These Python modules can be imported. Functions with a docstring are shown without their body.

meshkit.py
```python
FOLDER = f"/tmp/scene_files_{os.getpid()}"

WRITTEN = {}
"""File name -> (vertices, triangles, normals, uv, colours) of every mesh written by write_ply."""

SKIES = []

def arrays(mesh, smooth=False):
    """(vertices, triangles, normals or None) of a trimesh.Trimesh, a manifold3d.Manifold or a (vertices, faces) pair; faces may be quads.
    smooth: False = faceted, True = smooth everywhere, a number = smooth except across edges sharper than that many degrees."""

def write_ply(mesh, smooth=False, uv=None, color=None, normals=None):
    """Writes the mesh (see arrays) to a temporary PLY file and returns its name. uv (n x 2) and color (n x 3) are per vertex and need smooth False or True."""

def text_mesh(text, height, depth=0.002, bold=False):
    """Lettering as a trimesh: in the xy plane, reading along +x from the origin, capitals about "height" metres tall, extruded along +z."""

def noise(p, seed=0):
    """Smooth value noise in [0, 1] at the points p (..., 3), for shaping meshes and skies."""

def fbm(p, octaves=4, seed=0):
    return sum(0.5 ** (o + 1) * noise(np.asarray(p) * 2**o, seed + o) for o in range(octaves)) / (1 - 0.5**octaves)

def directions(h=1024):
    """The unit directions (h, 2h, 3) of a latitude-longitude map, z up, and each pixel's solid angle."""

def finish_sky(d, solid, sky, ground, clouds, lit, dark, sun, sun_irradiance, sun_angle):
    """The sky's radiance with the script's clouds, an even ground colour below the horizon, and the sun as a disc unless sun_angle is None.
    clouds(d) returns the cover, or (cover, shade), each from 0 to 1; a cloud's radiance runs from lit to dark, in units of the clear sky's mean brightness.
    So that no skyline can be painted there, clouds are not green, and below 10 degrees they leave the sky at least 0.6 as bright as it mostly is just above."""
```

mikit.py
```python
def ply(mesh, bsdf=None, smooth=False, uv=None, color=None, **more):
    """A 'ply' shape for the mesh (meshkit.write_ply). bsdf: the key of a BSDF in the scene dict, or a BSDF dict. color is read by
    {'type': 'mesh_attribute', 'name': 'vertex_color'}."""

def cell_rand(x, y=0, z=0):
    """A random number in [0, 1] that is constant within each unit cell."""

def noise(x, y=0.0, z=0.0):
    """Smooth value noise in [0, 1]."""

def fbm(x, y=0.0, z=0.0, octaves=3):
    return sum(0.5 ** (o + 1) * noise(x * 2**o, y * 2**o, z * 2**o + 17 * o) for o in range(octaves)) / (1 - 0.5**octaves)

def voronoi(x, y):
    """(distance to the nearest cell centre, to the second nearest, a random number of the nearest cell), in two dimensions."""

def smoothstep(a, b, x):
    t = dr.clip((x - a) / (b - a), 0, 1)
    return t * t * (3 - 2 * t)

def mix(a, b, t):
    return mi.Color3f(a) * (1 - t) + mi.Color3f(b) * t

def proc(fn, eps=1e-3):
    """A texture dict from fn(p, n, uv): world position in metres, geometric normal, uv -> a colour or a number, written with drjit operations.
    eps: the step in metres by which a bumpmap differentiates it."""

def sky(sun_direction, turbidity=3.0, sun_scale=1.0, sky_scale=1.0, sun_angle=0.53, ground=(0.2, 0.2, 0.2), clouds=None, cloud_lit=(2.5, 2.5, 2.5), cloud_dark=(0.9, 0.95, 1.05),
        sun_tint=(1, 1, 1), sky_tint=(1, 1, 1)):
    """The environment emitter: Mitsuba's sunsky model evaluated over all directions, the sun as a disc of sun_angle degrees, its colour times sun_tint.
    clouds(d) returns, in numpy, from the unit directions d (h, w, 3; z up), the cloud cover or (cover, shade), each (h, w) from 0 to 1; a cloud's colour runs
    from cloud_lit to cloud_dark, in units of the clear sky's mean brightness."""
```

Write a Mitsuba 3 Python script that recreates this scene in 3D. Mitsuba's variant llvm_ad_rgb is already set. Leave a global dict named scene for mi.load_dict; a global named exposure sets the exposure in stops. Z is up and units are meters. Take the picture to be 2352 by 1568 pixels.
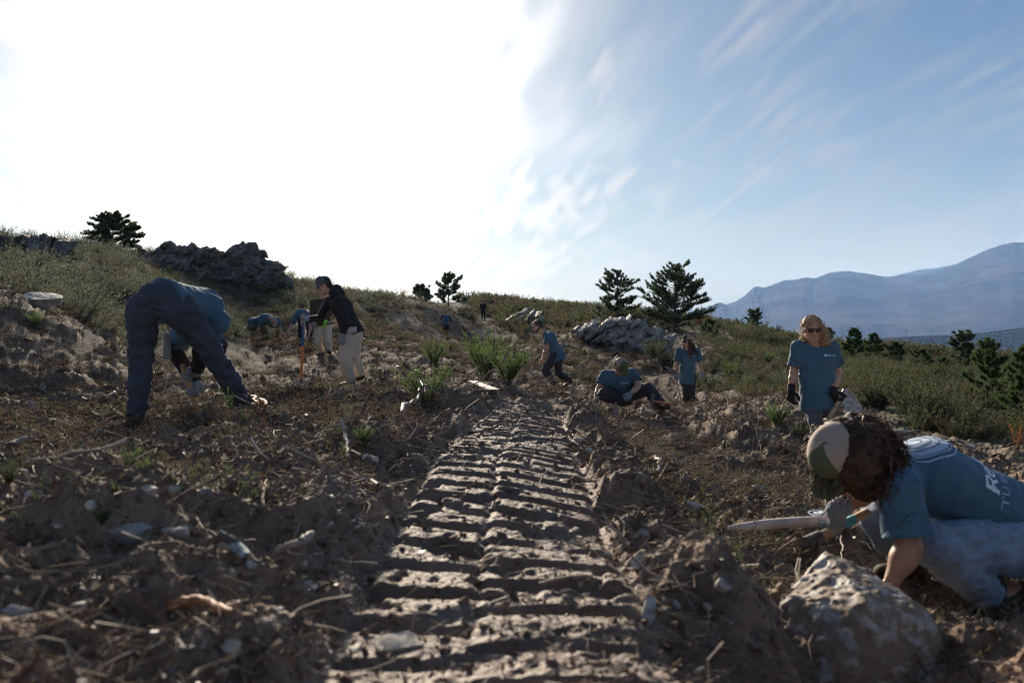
import math, numpy as np, trimesh, drjit as dr, mitsuba as mi, mikit, meshkit, manifold3d as m3
from mikit import proc, fbm, noise, mix, smoothstep
from scipy.interpolate import RBFInterpolator
from scipy.ndimage import map_coordinates

T = mi.ScalarTransform4f
scene, labels = {}, {}
def ply(mesh, bsdf, **k):
    return mikit.ply(mesh, 'mat_' + bsdf, **k)
A = lambda *v: np.array(v, float)
def U(v):
    v = np.asarray(v, float)
    return v / (np.linalg.norm(v, axis=-1, keepdims=True) + 1e-12)

# ------------------------------------------------------------------ camera, sky, exposure
F = 2037.0                       # focal length in units of a frame 2352 wide
PITCH = math.atan(73 / F)
EYE = A(0, 0, 0.65)
FWD, UPV = A(0, math.cos(PITCH), -math.sin(PITCH)), A(0, math.sin(PITCH), math.cos(PITCH))
scene['camera'] = {'type': 'thinlens', 'fov': 60.0, 'fov_axis': 'x', 'near_clip': 0.05, 'far_clip': 60000.0, 'aperture_radius': 0.0042, 'focus_distance': 9.5,
                   'to_world': T().look_at(origin=EYE.tolist(), target=(EYE + FWD).tolist(), up=[0, 0, 1]), 'medium': {'type': 'ref', 'id': 'air'}}
exposure = 3.75

SUN_AZ, SUN_EL = math.radians(-15.5), math.radians(19.0)
SUN = A(math.sin(SUN_AZ) * math.cos(SUN_EL), math.cos(SUN_AZ) * math.cos(SUN_EL), math.sin(SUN_EL))

def direction(px, py):
    return U(A((px - 1176) / F, 0, 0) + UPV * (784 - py) / F + FWD)

def clouds(d):
    z = np.maximum(d[..., 2], 0.0)
    q = d[..., :2] / (z[..., None] + 0.10)
    c, s = math.cos(1.66), math.sin(1.66)
    a, b = q[..., 0] * c + q[..., 1] * s, -q[..., 0] * s + q[..., 1] * c
    warp = meshkit.fbm(np.stack([q[..., 0] * 0.7, q[..., 1] * 0.7, q[..., 0] * 0], -1), 3, 5)
    wisp = meshkit.fbm(np.stack([a * 0.5 + warp * 0.8, b * 2.6 + warp * 1.3, a * 0], -1), 6, 1)
    fine = meshkit.fbm(np.stack([a * 1.8 + warp * 1.6, b * 11 + warp * 3, a * 0 + 4], -1), 4, 9)
    broad = meshkit.fbm(np.stack([q[..., 0] * 0.5, q[..., 1] * 0.5, a * 0 + 2], -1), 3, 3)
    ang = np.degrees(np.arccos(np.clip(d @ SUN, -1, 1)))
    sm = lambda lo, hi, x: (lambda t: t * t * (3 - 2 * t))(np.clip((x - lo) / (hi - lo), 0, 1))
    # a thick veil of cirrostratus round the sun with a ragged edge, thin fibrous wisps elsewhere, a pale band of moist air low down
    fibre = meshkit.fbm(np.stack([a * 2.4 + warp * 3, b * 26 + warp * 7, a * 0 + 8], -1), 3, 12)
    ragged = ang + (wisp - 0.5) * 15 + (fine - 0.5) * 5 + (broad - 0.5) * 7
    veil = 1 - sm(11, 25, ragged)
    thin = sm(0.40, 0.60, wisp * 0.40 + fine * 0.36 + fibre * 0.24)
    sheet = 1 - sm(19, 44, ang + (broad - 0.5) * 34)
    cover = np.maximum(veil * 0.97, thin * (0.22 + 0.42 * sm(0.35, 0.65, broad) + 0.40 * sheet) + 0.22 * sheet)
    low = 1 - sm(0.0, 0.26, z)
    cover = np.maximum(cover, low * (0.25 + 0.50 * sm(0.3, 0.65, wisp * 0.5 + fine * 0.5)))
    daz = np.degrees(np.arctan2(d[..., 0], d[..., 1]) - SUN_AZ); daz = (daz + 180) % 360 - 180
    rr = np.maximum(ragged, 0)
    glow = np.exp(-(rr / 4.7) ** 2) + 0.020 * np.exp(-rr / 3.6) + 0.0015 * np.exp(-(rr / 19.0) ** 2) + 0.0042 * (1 - sm(0.10, 0.36, z)) * np.exp(-(daz / 17.0) ** 2)
    for (x0, y0), (x1, y1), w, k in (((1500, 602), (1846, 320), 0.13, 0.9), ((1480, 610), (1625, 470), 0.24, 0.6), ((2000, 400), (2260, 450), 0.25, 0.4), ((850, 85), (1190, 178), 0.12, 0.4)):
        p0, p1 = direction(x0, y0), direction(x1, y1)
        n = U(np.cross(p0, p1)); t = U(p1 - p0)
        off = np.degrees(np.abs(d @ n)); along = (d - p0) @ t / np.linalg.norm(p1 - p0)
        cover = np.maximum(cover, k * np.exp(-(off / w) ** 2) * sm(0, 0.08, along) * (1 - sm(0.92, 1.0, along)) * (0.7 + 0.6 * fine))
    shade = 1 - np.clip(glow + 0.0005 * low, 0, 1)
    return np.clip(cover, 0, 1), shade

scene['sky'] = mikit.sky(SUN, turbidity=2.6, sun_scale=0.34, sky_scale=0.20, sun_angle=5.0, ground=(0.10, 0.085, 0.07), clouds=clouds,
                         cloud_lit=(1650, 1655, 1680), cloud_dark=(2.45, 2.65, 2.95), sun_tint=(0.94, 0.97, 1.02), sky_tint=(0.74, 0.92, 1.20))

# ------------------------------------------------------------------ helpers
def P(px, py, d):
    """The point d metres ahead of the viewpoint seen at frame position (px, py)."""
    r = A((px - 1176) / F, 0, 0) + UPV * (784 - py) / F + FWD
    return EYE + r * (d / r[1])

def numbered(name):
    k, i = name, 0
    while k in scene or k in labels or any(x.startswith(k + '__') for x in PARENTS.get(name, ())):
        i += 1; k = f'{name}_{i:03d}'
    return k
PARENTS = {}
COUNT = {}
def fresh(name):
    """name, then name_001, name_002 ..."""
    n = COUNT.get(name, 0); COUNT[name] = n + 1
    return name if n == 0 else f'{name}_{n:03d}'

def tag(key, label, cat=None, group=None, kind=None):
    labels[key] = {'label': label}
    if cat: labels[key]['category'] = cat
    if group: labels[key]['group'] = group
    if kind: labels[key]['kind'] = kind

def thing(name, label, cat, group=None):
    k = fresh(name); tag(k, label, cat, group); return k

def part(parent, name, mesh, bsdf, smooth=False, label=None, **more):
    k = fresh(f'{parent}__{name}')
    scene[k] = ply(mesh, bsdf, smooth=smooth, **more)
    if label: labels[k] = {'label': label}
    return k

def solo(name, mesh, bsdf, label, cat=None, group=None, smooth=False, kind=None, **more):
    k = fresh(name); scene[k] = ply(mesh, bsdf, smooth=smooth, **more); tag(k, label, cat, group, kind); return k

def TM(v, f):
    return trimesh.Trimesh(np.asarray(v, float), np.asarray(f, int), process=False)

def cat(meshes):
    vs, fs, n = [], [], 0
    for m in meshes:
        v, f = (m.vertices, m.faces) if hasattr(m, 'vertices') else m
        vs.append(v); fs.append(np.asarray(f) + n); n += len(v)
    return TM(np.vstack(vs), np.vstack(fs))

def tube(pts, rad, sides=6, caps=True):
    p = np.asarray(pts, float); n = len(p)
    rad = np.broadcast_to(np.asarray(rad, float), (n,))
    t = U(np.gradient(p, axis=0))
    a = np.cross(t, A(0.31, 0.17, 0.93)); a = U(a); b = np.cross(t, a)
    ang = np.arange(sides) * 2 * np.pi / sides
    v = p[:, None] + rad[:, None, None] * (np.cos(ang)[None, :, None] * a[:, None] + np.sin(ang)[None, :, None] * b[:, None])
    i, j = np.meshgrid(np.arange(n - 1), np.arange(sides), indexing='ij')
    q = np.stack([i * sides + j, i * sides + (j + 1) % sides, (i + 1) * sides + (j + 1) % sides, (i + 1) * sides + j], -1).reshape(-1, 4)
    f = np.vstack([q[:, [0, 1, 2]], q[:, [0, 2, 3]]]); v = v.reshape(-1, 3)
    if caps:
        v = np.vstack([v, p[0], p[-1]]); k = np.arange(sides); c0, c1 = len(v) - 2, len(v) - 1
        f = np.vstack([f, np.stack([np.full(sides, c0), (k + 1) % sides, k], 1), np.stack([np.full(sides, c1), (n - 1) * sides + k, (n - 1) * sides + (k + 1) % sides], 1)])
    return TM(v, f)

def hull(points):
    m = m3.Manifold.hull_points(np.asarray(points, float)).to_mesh()
    return TM(m.vert_properties[:, :3], m.tri_verts)

def rough(mesh, edge, amp, freq, seed=0, octaves=4):
    """The mesh cut into edges no longer than edge and weathered by noise along its normals."""
    m = m3.Manifold(m3.Mesh(np.asarray(mesh.vertices, np.float32), np.asarray(mesh.faces, np.uint32)))
    m = m.refine_to_length(edge).to_mesh()
    v, f = np.array(m.vert_properties[:, :3], float), np.array(m.tri_verts)
    t = TM(v, f); n = t.vertex_normals
    k = meshkit.fbm(v * freq + seed * 7.3, octaves, seed) - 0.5
    r = np.abs(meshkit.fbm(v * freq * 1.7 + seed, 3, seed + 5) - 0.5)
    return TM(v + n * (amp * (2 * k - 1.6 * r))[:, None], f)

def basis(f, u):
    f = U(f); r = U(np.cross(f, u)); return f, np.cross(r, f), r     # forward, up, right
# ------------------------------------------------------------------ materials
def bs(name, d):
    scene['mat_' + name] = d; return name
def plain(name, col, rough_=0.8, spec=0.3, metal=0.0, **k):
    return bs(name, {'type': 'twosided', 'bsdf': {'type': 'principled', 'base_color': {'type': 'rgb', 'value': list(col)}, 'roughness': rough_, 'specular': spec, 'metallic': metal, **k}})
def speckled(name, c0, c1, freq, rough_=0.85, spec=0.25, oct_=3, lo=0.35, hi=0.65, bump=None):
    fn = lambda p, n, uv: mix(c0, c1, smoothstep(lo, hi, fbm(p.x * freq, p.y * freq, p.z * freq, oct_)))
    b = {'type': 'principled', 'base_color': proc(fn), 'roughness': rough_, 'specular': spec}
    if bump:
        f2 = lambda p, n, uv: fbm(p.x * bump[0], p.y * bump[0], p.z * bump[0], 2)
        b = {'type': 'bumpmap', 'arbitrary': proc(f2, 0.3 / bump[0]), 'scale': bump[1], 'bsdf': b}
    return bs(name, {'type': 'twosided', 'bsdf': b})
def leafy(name, col, trans=0.6, rough_=0.5):
    return bs(name, {'type': 'principledthin', 'base_color': {'type': 'rgb', 'value': list(col)}, 'roughness': rough_, 'diff_trans': trans, 'spec_trans': 0.0, 'eta': 1.4})

def soil_col(p, n, uv):
    big = fbm(p.x * 0.8, p.y * 0.8, p.z * 0.8, 3)
    mid = fbm(p.x * 7, p.y * 7, p.z * 7, 3)
    fine = noise(p.x * 85, p.y * 85, p.z * 85)
    c = mix((0.090, 0.064, 0.046), (0.188, 0.134, 0.095), smoothstep(0.3, 0.7, mid * 0.6 + fine * 0.4))
    c = mix(c, (0.205, 0.148, 0.104), smoothstep(0.52, 0.72, big) * 0.3)
    c = mix(c, mix((0.155, 0.118, 0.094), (0.105, 0.076, 0.057), smoothstep(0.35, 0.65, mid)), uv.x * 0.85)
    g = smoothstep(0.35, 0.6, fbm(p.x * 2.2, p.y * 2.2, p.z * 2.2, 3) * 0.7 + noise(p.x * 19, p.y * 19, 3) * 0.3)
    return mix(c, mix((0.070, 0.056, 0.034), (0.042, 0.050, 0.022), g), uv.y * 0.9)
bs('soil', {'type': 'twosided', 'bsdf': {'type': 'bumpmap', 'arbitrary': proc(lambda p, n, uv: fbm(p.x * 60, p.y * 60, p.z * 60, 2), 0.004), 'scale': 0.010,
    'bsdf': {'type': 'principled', 'base_color': proc(soil_col), 'roughness': proc(lambda p, n, uv: 0.95 - 0.17 * uv.x), 'specular': 0.35}}})
def stone(name, c0, c1, dirt, freq, amount, lo=0.42, hi=0.62):
    def fn(p, n, uv):
        k = fbm(p.x * freq, p.y * freq, p.z * freq * 1.6, 3)
        c = mix(c0, c1, smoothstep(0.3, 0.7, k * 0.65 + noise(p.x * freq * 9, p.y * freq * 9, p.z * freq * 9) * 0.35))
        return mix(c, dirt, amount * smoothstep(lo, hi, fbm(p.x * freq * 1.3 + 9, p.y * freq * 1.3, p.z * freq * 1.3, 3)))
    return bs(name, {'type': 'twosided', 'bsdf': {'type': 'bumpmap', 'arbitrary': proc(lambda p, n, uv: fbm(p.x * freq * 6, p.y * freq * 6, p.z * freq * 6, 2), 0.05 / freq), 'scale': 0.03 / freq,
        'bsdf': {'type': 'principled', 'base_color': proc(fn), 'roughness': 0.75, 'specular': 0.35}}})
stone('grey_rock', (0.085, 0.08, 0.073), (0.20, 0.187, 0.17), (0.06, 0.055, 0.035), 1.5, 0.6)
stone('pale_rock', (0.16, 0.15, 0.135), (0.42, 0.40, 0.37), (0.10, 0.085, 0.06), 1.8, 0.5)
stone('boulder_rock', (0.20, 0.19, 0.175), (0.36, 0.34, 0.315), (0.15, 0.105, 0.068), 24.0, 0.92, 0.36, 0.56)
stone('slate', (0.20, 0.19, 0.18), (0.40, 0.38, 0.345), (0.13, 0.10, 0.07), 12.0, 0.6)
stone('cream_stone', (0.36, 0.32, 0.25), (0.52, 0.48, 0.40), (0.22, 0.15, 0.09), 14.0, 0.4)
speckled('chip_rock', (0.17, 0.155, 0.14), (0.36, 0.33, 0.29), 30, 0.6, 0.45)
speckled('clod_soil', (0.086, 0.061, 0.044), (0.182, 0.129, 0.091), 50, 0.95, 0.15)
speckled('bark', (0.05, 0.036, 0.026), (0.11, 0.085, 0.065), 25, 0.9, 0.2)
speckled('dead_wood', (0.085, 0.065, 0.050), (0.215, 0.175, 0.14), 22, 0.8, 0.3)
speckled('pale_wood', (0.19, 0.155, 0.125), (0.31, 0.265, 0.22), 18, 0.7, 0.3)
speckled('orange_wood', (0.22, 0.085, 0.035), (0.34, 0.16, 0.075), 18, 0.7, 0.3)
speckled('lichen_wood', (0.09, 0.075, 0.06), (0.33, 0.37, 0.36), 45, 0.9, 0.2, lo=0.45, hi=0.55)
speckled('dry_litter', (0.085, 0.062, 0.042), (0.20, 0.15, 0.105), 9, 0.85, 0.25)
leafy('shrub_leaf', (0.110, 0.122, 0.090), 0.75, 0.33)
leafy('fresh_leaf', (0.080, 0.120, 0.045), 0.9, 0.4)
leafy('heath_leaf', (0.084, 0.096, 0.054), 0.7, 0.5)
leafy('dry_leaf', (0.125, 0.098, 0.066), 0.7, 0.5)
leafy('rusty_leaf', (0.26, 0.08, 0.03), 0.7, 0.5)
leafy('pine_needle', (0.080, 0.110, 0.065), 0.7, 0.45)
leafy('young_needle', (0.07, 0.11, 0.042), 0.6, 0.45)

def cloth(name, col, var=0.25, freq=55, rough_=0.9, sheen=0.25):
    lo, hi = [c * (1 - var) for c in col], [c * (1 + var) for c in col]
    fn = lambda p, n, uv: mix(lo, hi, 0.55 * fbm(p.x * 6, p.y * 6, p.z * 6, 2) + 0.45 * noise(p.x * freq * 4, p.y * freq * 4, p.z * freq * 4))
    return bs(name, {'type': 'twosided', 'bsdf': {'type': 'principled', 'base_color': proc(fn), 'roughness': rough_, 'specular': 0.2, 'sheen': sheen}})
cloth('blue_cotton', (0.062, 0.122, 0.172), 0.18)
cloth('navy_cloth', (0.048, 0.056, 0.076), 0.25)
cloth('black_cloth', (0.024, 0.023, 0.024), 0.3)
cloth('charcoal_cloth', (0.040, 0.040, 0.045), 0.3)
cloth('grey_cloth', (0.085, 0.09, 0.105), 0.25)
cloth('brown_cloth', (0.060, 0.047, 0.036), 0.3)
cloth('beige_cloth', (0.45, 0.40, 0.33), 0.25)
cloth('khaki_cloth', (0.17, 0.135, 0.09), 0.25)
cloth('denim', (0.175, 0.22, 0.285), 0.5, 14)
cloth('olive_cloth', (0.085, 0.092, 0.055), 0.2)
cloth('tan_mesh', (0.30, 0.245, 0.20), 0.18)
cloth('grey_glove', (0.20, 0.215, 0.24), 0.25)
cloth('lime_glove', (0.25, 0.62, 0.06), 0.15)
cloth('red_cuff', (0.35, 0.03, 0.03), 0.1)
cloth('white_print', (0.62, 0.68, 0.72), 0.08)
cloth('sky_print', (0.36, 0.44, 0.55), 0.1)
cloth('teal_tape', (0.10, 0.33, 0.36), 0.1)
speckled('skin', (0.40, 0.215, 0.145), (0.50, 0.285, 0.20), 18, 0.55, 0.35)
speckled('tanned_skin', (0.29, 0.145, 0.088), (0.36, 0.19, 0.12), 18, 0.55, 0.35)
plain('lip', (0.34, 0.12, 0.10), 0.5)
plain('dark_eye', (0.02, 0.016, 0.014), 0.2, 0.5)
plain('dark_lens', (0.010, 0.010, 0.012), 0.08, 0.6)
plain('blue_lens', (0.12, 0.25, 0.42), 0.15, 0.7)
speckled('brown_hair', (0.026, 0.014, 0.009), (0.062, 0.033, 0.019), 40, 0.65, 0.2)
speckled('auburn_hair', (0.055, 0.026, 0.014), (0.11, 0.052, 0.027), 40, 0.55, 0.3)
speckled('blond_hair', (0.22, 0.12, 0.05), (0.42, 0.27, 0.13), 60, 0.55, 0.5)
plain('dark_hair', (0.014, 0.010, 0.008), 0.6, 0.4)
speckled('handle_wood', (0.33, 0.20, 0.10), (0.46, 0.31, 0.17), 30, 0.6, 0.35)
speckled('pale_handle', (0.42, 0.34, 0.31), (0.54, 0.46, 0.42), 25, 0.55, 0.35)
plain('orange_paint', (0.55, 0.15, 0.035), 0.5, 0.4)
plain('blue_paint', (0.03, 0.09, 0.24), 0.5, 0.4)
speckled('worn_steel', (0.17, 0.16, 0.155), (0.34, 0.33, 0.32), 40, 0.45, 0.6)
speckled('rusty_steel', (0.07, 0.055, 0.045), (0.15, 0.12, 0.10), 40, 0.6, 0.5)
speckled('boot_leather', (0.030, 0.022, 0.016), (0.07, 0.052, 0.038), 30, 0.8, 0.3)
def far_col(p, n, uv):
    k = fbm(p.x * 0.004, p.y * 0.004, p.z * 0.01, 4)
    j = fbm(p.x * 0.006, p.y * 0.003, 0, 2)
    c = mix((0.020, 0.027, 0.022), (0.038, 0.040, 0.034), smoothstep(0.4, 0.65, k * 0.6 + j * 0.4))
    return mix(c, (0.13, 0.11, 0.09), 0.25 * smoothstep(0.62, 0.75, fbm(p.x * 0.0021 + 5, p.y * 0.0016, 0, 2)))
bs('far_land', {'type': 'twosided', 'bsdf': {'type': 'diffuse', 'reflectance': proc(far_col)}})

# ------------------------------------------------------------------ terrain: one sheet, shaped by surveyed points and weathered by noise
SURVEY = [(1135,1568,1.45),(1140,1400,1.86),(1150,1200,2.63),(1170,1050,3.75),(1215,950,7.6),(1240,925,11),(1320,905,18.8),
 (0,1568,1.25),(300,1568,1.3),(560,1568,1.42),(300,1300,1.75),(0,1300,1.7),(620,1330,2.0),(800,1180,2.6),(500,1100,2.9),(0,1100,3.0),(900,1000,4.6),(700,960,4.9),(500,985,5.0),(250,1000,5.2),(0,1000,5.2),
 (0,985,5.8),(315,985,5.7),(565,955,6.4),(690,902,12.5),(805,885,13),(900,893,9.5),(950,920,8),(1000,880,11),(1120,885,13),
 (0,930,6.9),(0,740,9.5),(100,712,10.5),(200,760,14),(200,850,9),(200,930,6.8),(-300,700,9),(-300,950,6),(0,640,20),(60,600,26),(150,580,32),(260,577,42),(-300,560,30),(-300,530,60),(50,575,60),(260,600,75),(330,610,55),(460,640,60),(600,690,60),(700,705,70),(450,650,120),(700,720,120),
 (450,620,36),(350,640,26),(300,690,18),(500,690,30),(660,690,32),(615,780,24),(680,782,24),(560,760,25),(500,820,18),(745,832,20),(800,705,38),(900,700,46),(900,760,40),(1000,715,60),(850,820,19),
 (1025,771,58),(1110,736,78),(1100,700,100),(1200,705,130),(1080,693,140),(1200,800,40),(1250,745,75),(1360,722,150),(1480,728,140),
 (1450,812,32),(1340,765,36),(1545,815,31),(1420,735,70),(1550,762,60),(1420,935,12.7),(1580,940,19.5),(1700,890,25),(1700,800,45),(1640,760,90),(1740,770,70),(1830,797,70),
 (1330,1000,6),(1400,1060,4.6),(1500,1250,2.7),(1600,1110,5),(1700,1000,10),(1600,1000,10),(1890,1127,8.2),(2000,1060,8.5),(2150,950,13),(2100,880,20),(2000,835,42),(2210,868,38),(2300,980,14),(2352,900,25),(2352,1060,8.5),
 (1700,1160,4.2),(1900,1240,3.3),(2000,1330,3.1),(2200,1372,3.0),(2352,1380,3.0),(2352,1160,5.5),(2000,1680,1.75),(2300,1545,2.1),(1600,1568,1.5),(1650,1400,2.05),(2352,1620,1.75),
 (2700,1100,6),(2700,1450,2.4),(2700,900,20),(2700,950,60),(2352,840,60),(2000,815,90),(1700,775,130),(2352,880,140)]
SURVEY += [(x, y, 300) for x, y in ((-300, 560), (100, 610), (450, 660), (800, 730), (1100, 735), (1400, 760), (1700, 810), (2000, 900), (2400, 960), (2700, 960))]
_s = np.array([(lambda p, px: (math.atan2(p[0], p[1]) * 2.2, math.log(p[1]), (p[2] - EYE[2]) / p[1]))(P(px, py, d), px) for px, py, d in SURVEY])
_rbf = RBFInterpolator(_s[:, :2], _s[:, 2], kernel='thin_plate_spline', smoothing=4e-4)
def sstep(a, b, x):
    t = np.clip((x - a) / (b - a), 0, 1); return t * t * (3 - 2 * t)
def base_z(x, y):
    d = np.hypot(x, y); az = np.arctan2(x, y); ac = np.clip(az, -0.72, 0.72)
    yd = np.maximum(d * np.cos(ac), 0.9)
    s = _rbf(np.stack([ac * 2.2, np.log(np.clip(yd, 0.9, 320))], -1).reshape(-1, 2)).reshape(np.shape(yd))
    w = sstep(0.72, 2.2, np.abs(az))
    return EYE[2] + s * yd * (1 - w) + w * (-0.65 - 0.02 * d)
def nz(x, y, f, seed, oct_=3):
    return meshkit.fbm(np.stack([x * f, y * f, np.zeros_like(x) + seed * 3.7], -1), oct_, seed) - 0.5
def track_x(y):
    return np.interp(y, [0, 1.5, 3.6, 7.5, 12], [-0.04, -0.032, -0.008, 0.13, 0.40])
def masks(x, y):
    """(track, green) weights of the ground."""
    tr = (1 - sstep(0.29, 0.36, np.abs(x - track_x(y)))) * (1 - sstep(7.0, 10.0, y)) * (y > 0.3)
    d = np.hypot(x, y); px = x / np.maximum(y, 0.3) * F + 1176
    gr = sstep(0, 0.10, nz(x, y, 0.35, 31) + 0.04) * 0.35
    gr = np.maximum(gr, sstep(1850, 2000, px) * sstep(8.5, 12, d) * 0.95)
    gr = np.maximum(gr, sstep(1600, 1750, px) * sstep(19, 26, d) * 0.95)
    gr = np.maximum(gr, sstep(60, 80, d))
    gr = np.maximum(gr, (1 - sstep(480, 700, px)) * sstep(12.5, 14.5, d + nz(x, y, 0.4, 8) * 3))
    gr = np.maximum(gr, (1 - sstep(820, 960, px)) * sstep(30, 34, d))
    return tr, np.clip(gr, 0, 1) * (1 - tr)
PITCH_T = 0.19
def height(x, y, fine=True):
    x, y = np.asarray(x, float), np.asarray(y, float)
    z = base_z(x, y); d = np.hypot(x, y)
    tr, gr = masks(x, y)
    off = 1 - tr
    rim = np.exp(-((np.abs(x - track_x(y)) - 0.50) / 0.15) ** 2) * (y > 0) * (1 - sstep(6, 9, y))
    z = z + rim * (0.04 + 0.30 * nz(x, y, 2.4, 4)) * (0.6 + 0.8 * sstep(0, 0.3, x))
    z = z + off * (0.50 * nz(x, y, 0.55, 1) * sstep(2.5, 9, d) * (1 - 0.6 * gr) + (0.26 + 0.22 * sstep(3, 7, d)) * nz(x, y, 1.7, 2) * (1 - 0.6 * gr))
    r = 1 - 2 * np.abs(nz(x, y, 4.6, 6))
    z = z + off * (1 - 0.6 * gr) * (0.17 * nz(x, y, 4.6, 3) + 0.13 * (r - 0.75))
    if fine:
        near = 1 - sstep(14, 40, d)
        z = z + off * near * (0.085 * nz(x, y, 13, 5, 3) + 0.05 * (0.72 - 2 * np.abs(nz(x, y, 9, 25))) * nz(x, y, 3, 26) + 0.045 * nz(x, y, 34, 7, 3))
        # the tread pads pressed by the crawler: two rows of flat pads with deep slots between them
        u = x - track_x(y) + 0.012 * nz(x, y, 9, 12)
        left = u < -0.055
        wob = 0.012 * nz(x, y, 2.6, 13) + 0.005 * nz(x, y, 14, 14)
        ph = (y + wob + np.where(left, 0.085, 0.0) + 0.06 * u) / PITCH_T
        fr = ph - np.floor(ph)
        slot = np.minimum(sstep(0.0, 0.06, fr), 1 - sstep(0.80, 0.86, fr))
        seam = 0.7 + 0.3 * sstep(0.004, 0.022, np.abs(u + 0.055 + 0.03 * nz(x, y, 7, 23)))
        edge = 1 - sstep(0.27, 0.33, np.abs(u) + 0.05 * nz(x, y, 6, 24))
        rows = np.floor(ph) * 7.3 + left * 31.7
        tilt = (np.sin(rows * 12.9) * 0.5) * 0.022 + (fr - 0.4) * -0.02
        broken = (1 - 0.75 * sstep(0.06, 0.12, nz(x, y, 5.5, 15, 3))) * (1 - 0.5 * sstep(0.06, 0.12, nz(x, y, 1.9, 16)))
        pad = slot * seam * edge * broken
        holes = sum(np.exp(-(((u - hx) / 0.013) ** 2 + ((fr - 0.42) * PITCH_T / 0.012) ** 2)) for hx in (0.075, 0.19, -0.16))
        z = z + tr * (-0.038 + pad * (0.034 + 0.35 * tilt) - 0.018 * holes * pad + 0.006 * nz(x, y, 30, 17) + 0.035 * (1 - pad) * nz(x, y, 16, 18, 3) + 0.007 * nz(x, y, 70, 19, 2))
    # the hole the kneeling worker digs
    z = z - 0.05 * np.exp(-(((x - 0.95) / 0.35) ** 2 + ((y - 3.1) / 0.3) ** 2)) - 0.13 * np.exp(-(((x - 1.22) / 0.20) ** 2 + ((y - 3.15) / 0.22) ** 2))
    return z
def G(x, y):
    return float(height(np.array([x], float), np.array([y], float))[0])
def on_ground(px, py, d0=1.2, d1=140):
    """Where the line of sight through (px, py) meets the ground."""
    d = np.exp(np.linspace(math.log(d0), math.log(d1), 700))
    r = P(px, py, 1.0) - EYE; q = EYE + r * d[:, None]
    h = height(q[:, 0], q[:, 1])
    i = np.argmax(q[:, 2] < h)
    return A(q[i, 0], q[i, 1], h[i])

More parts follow.
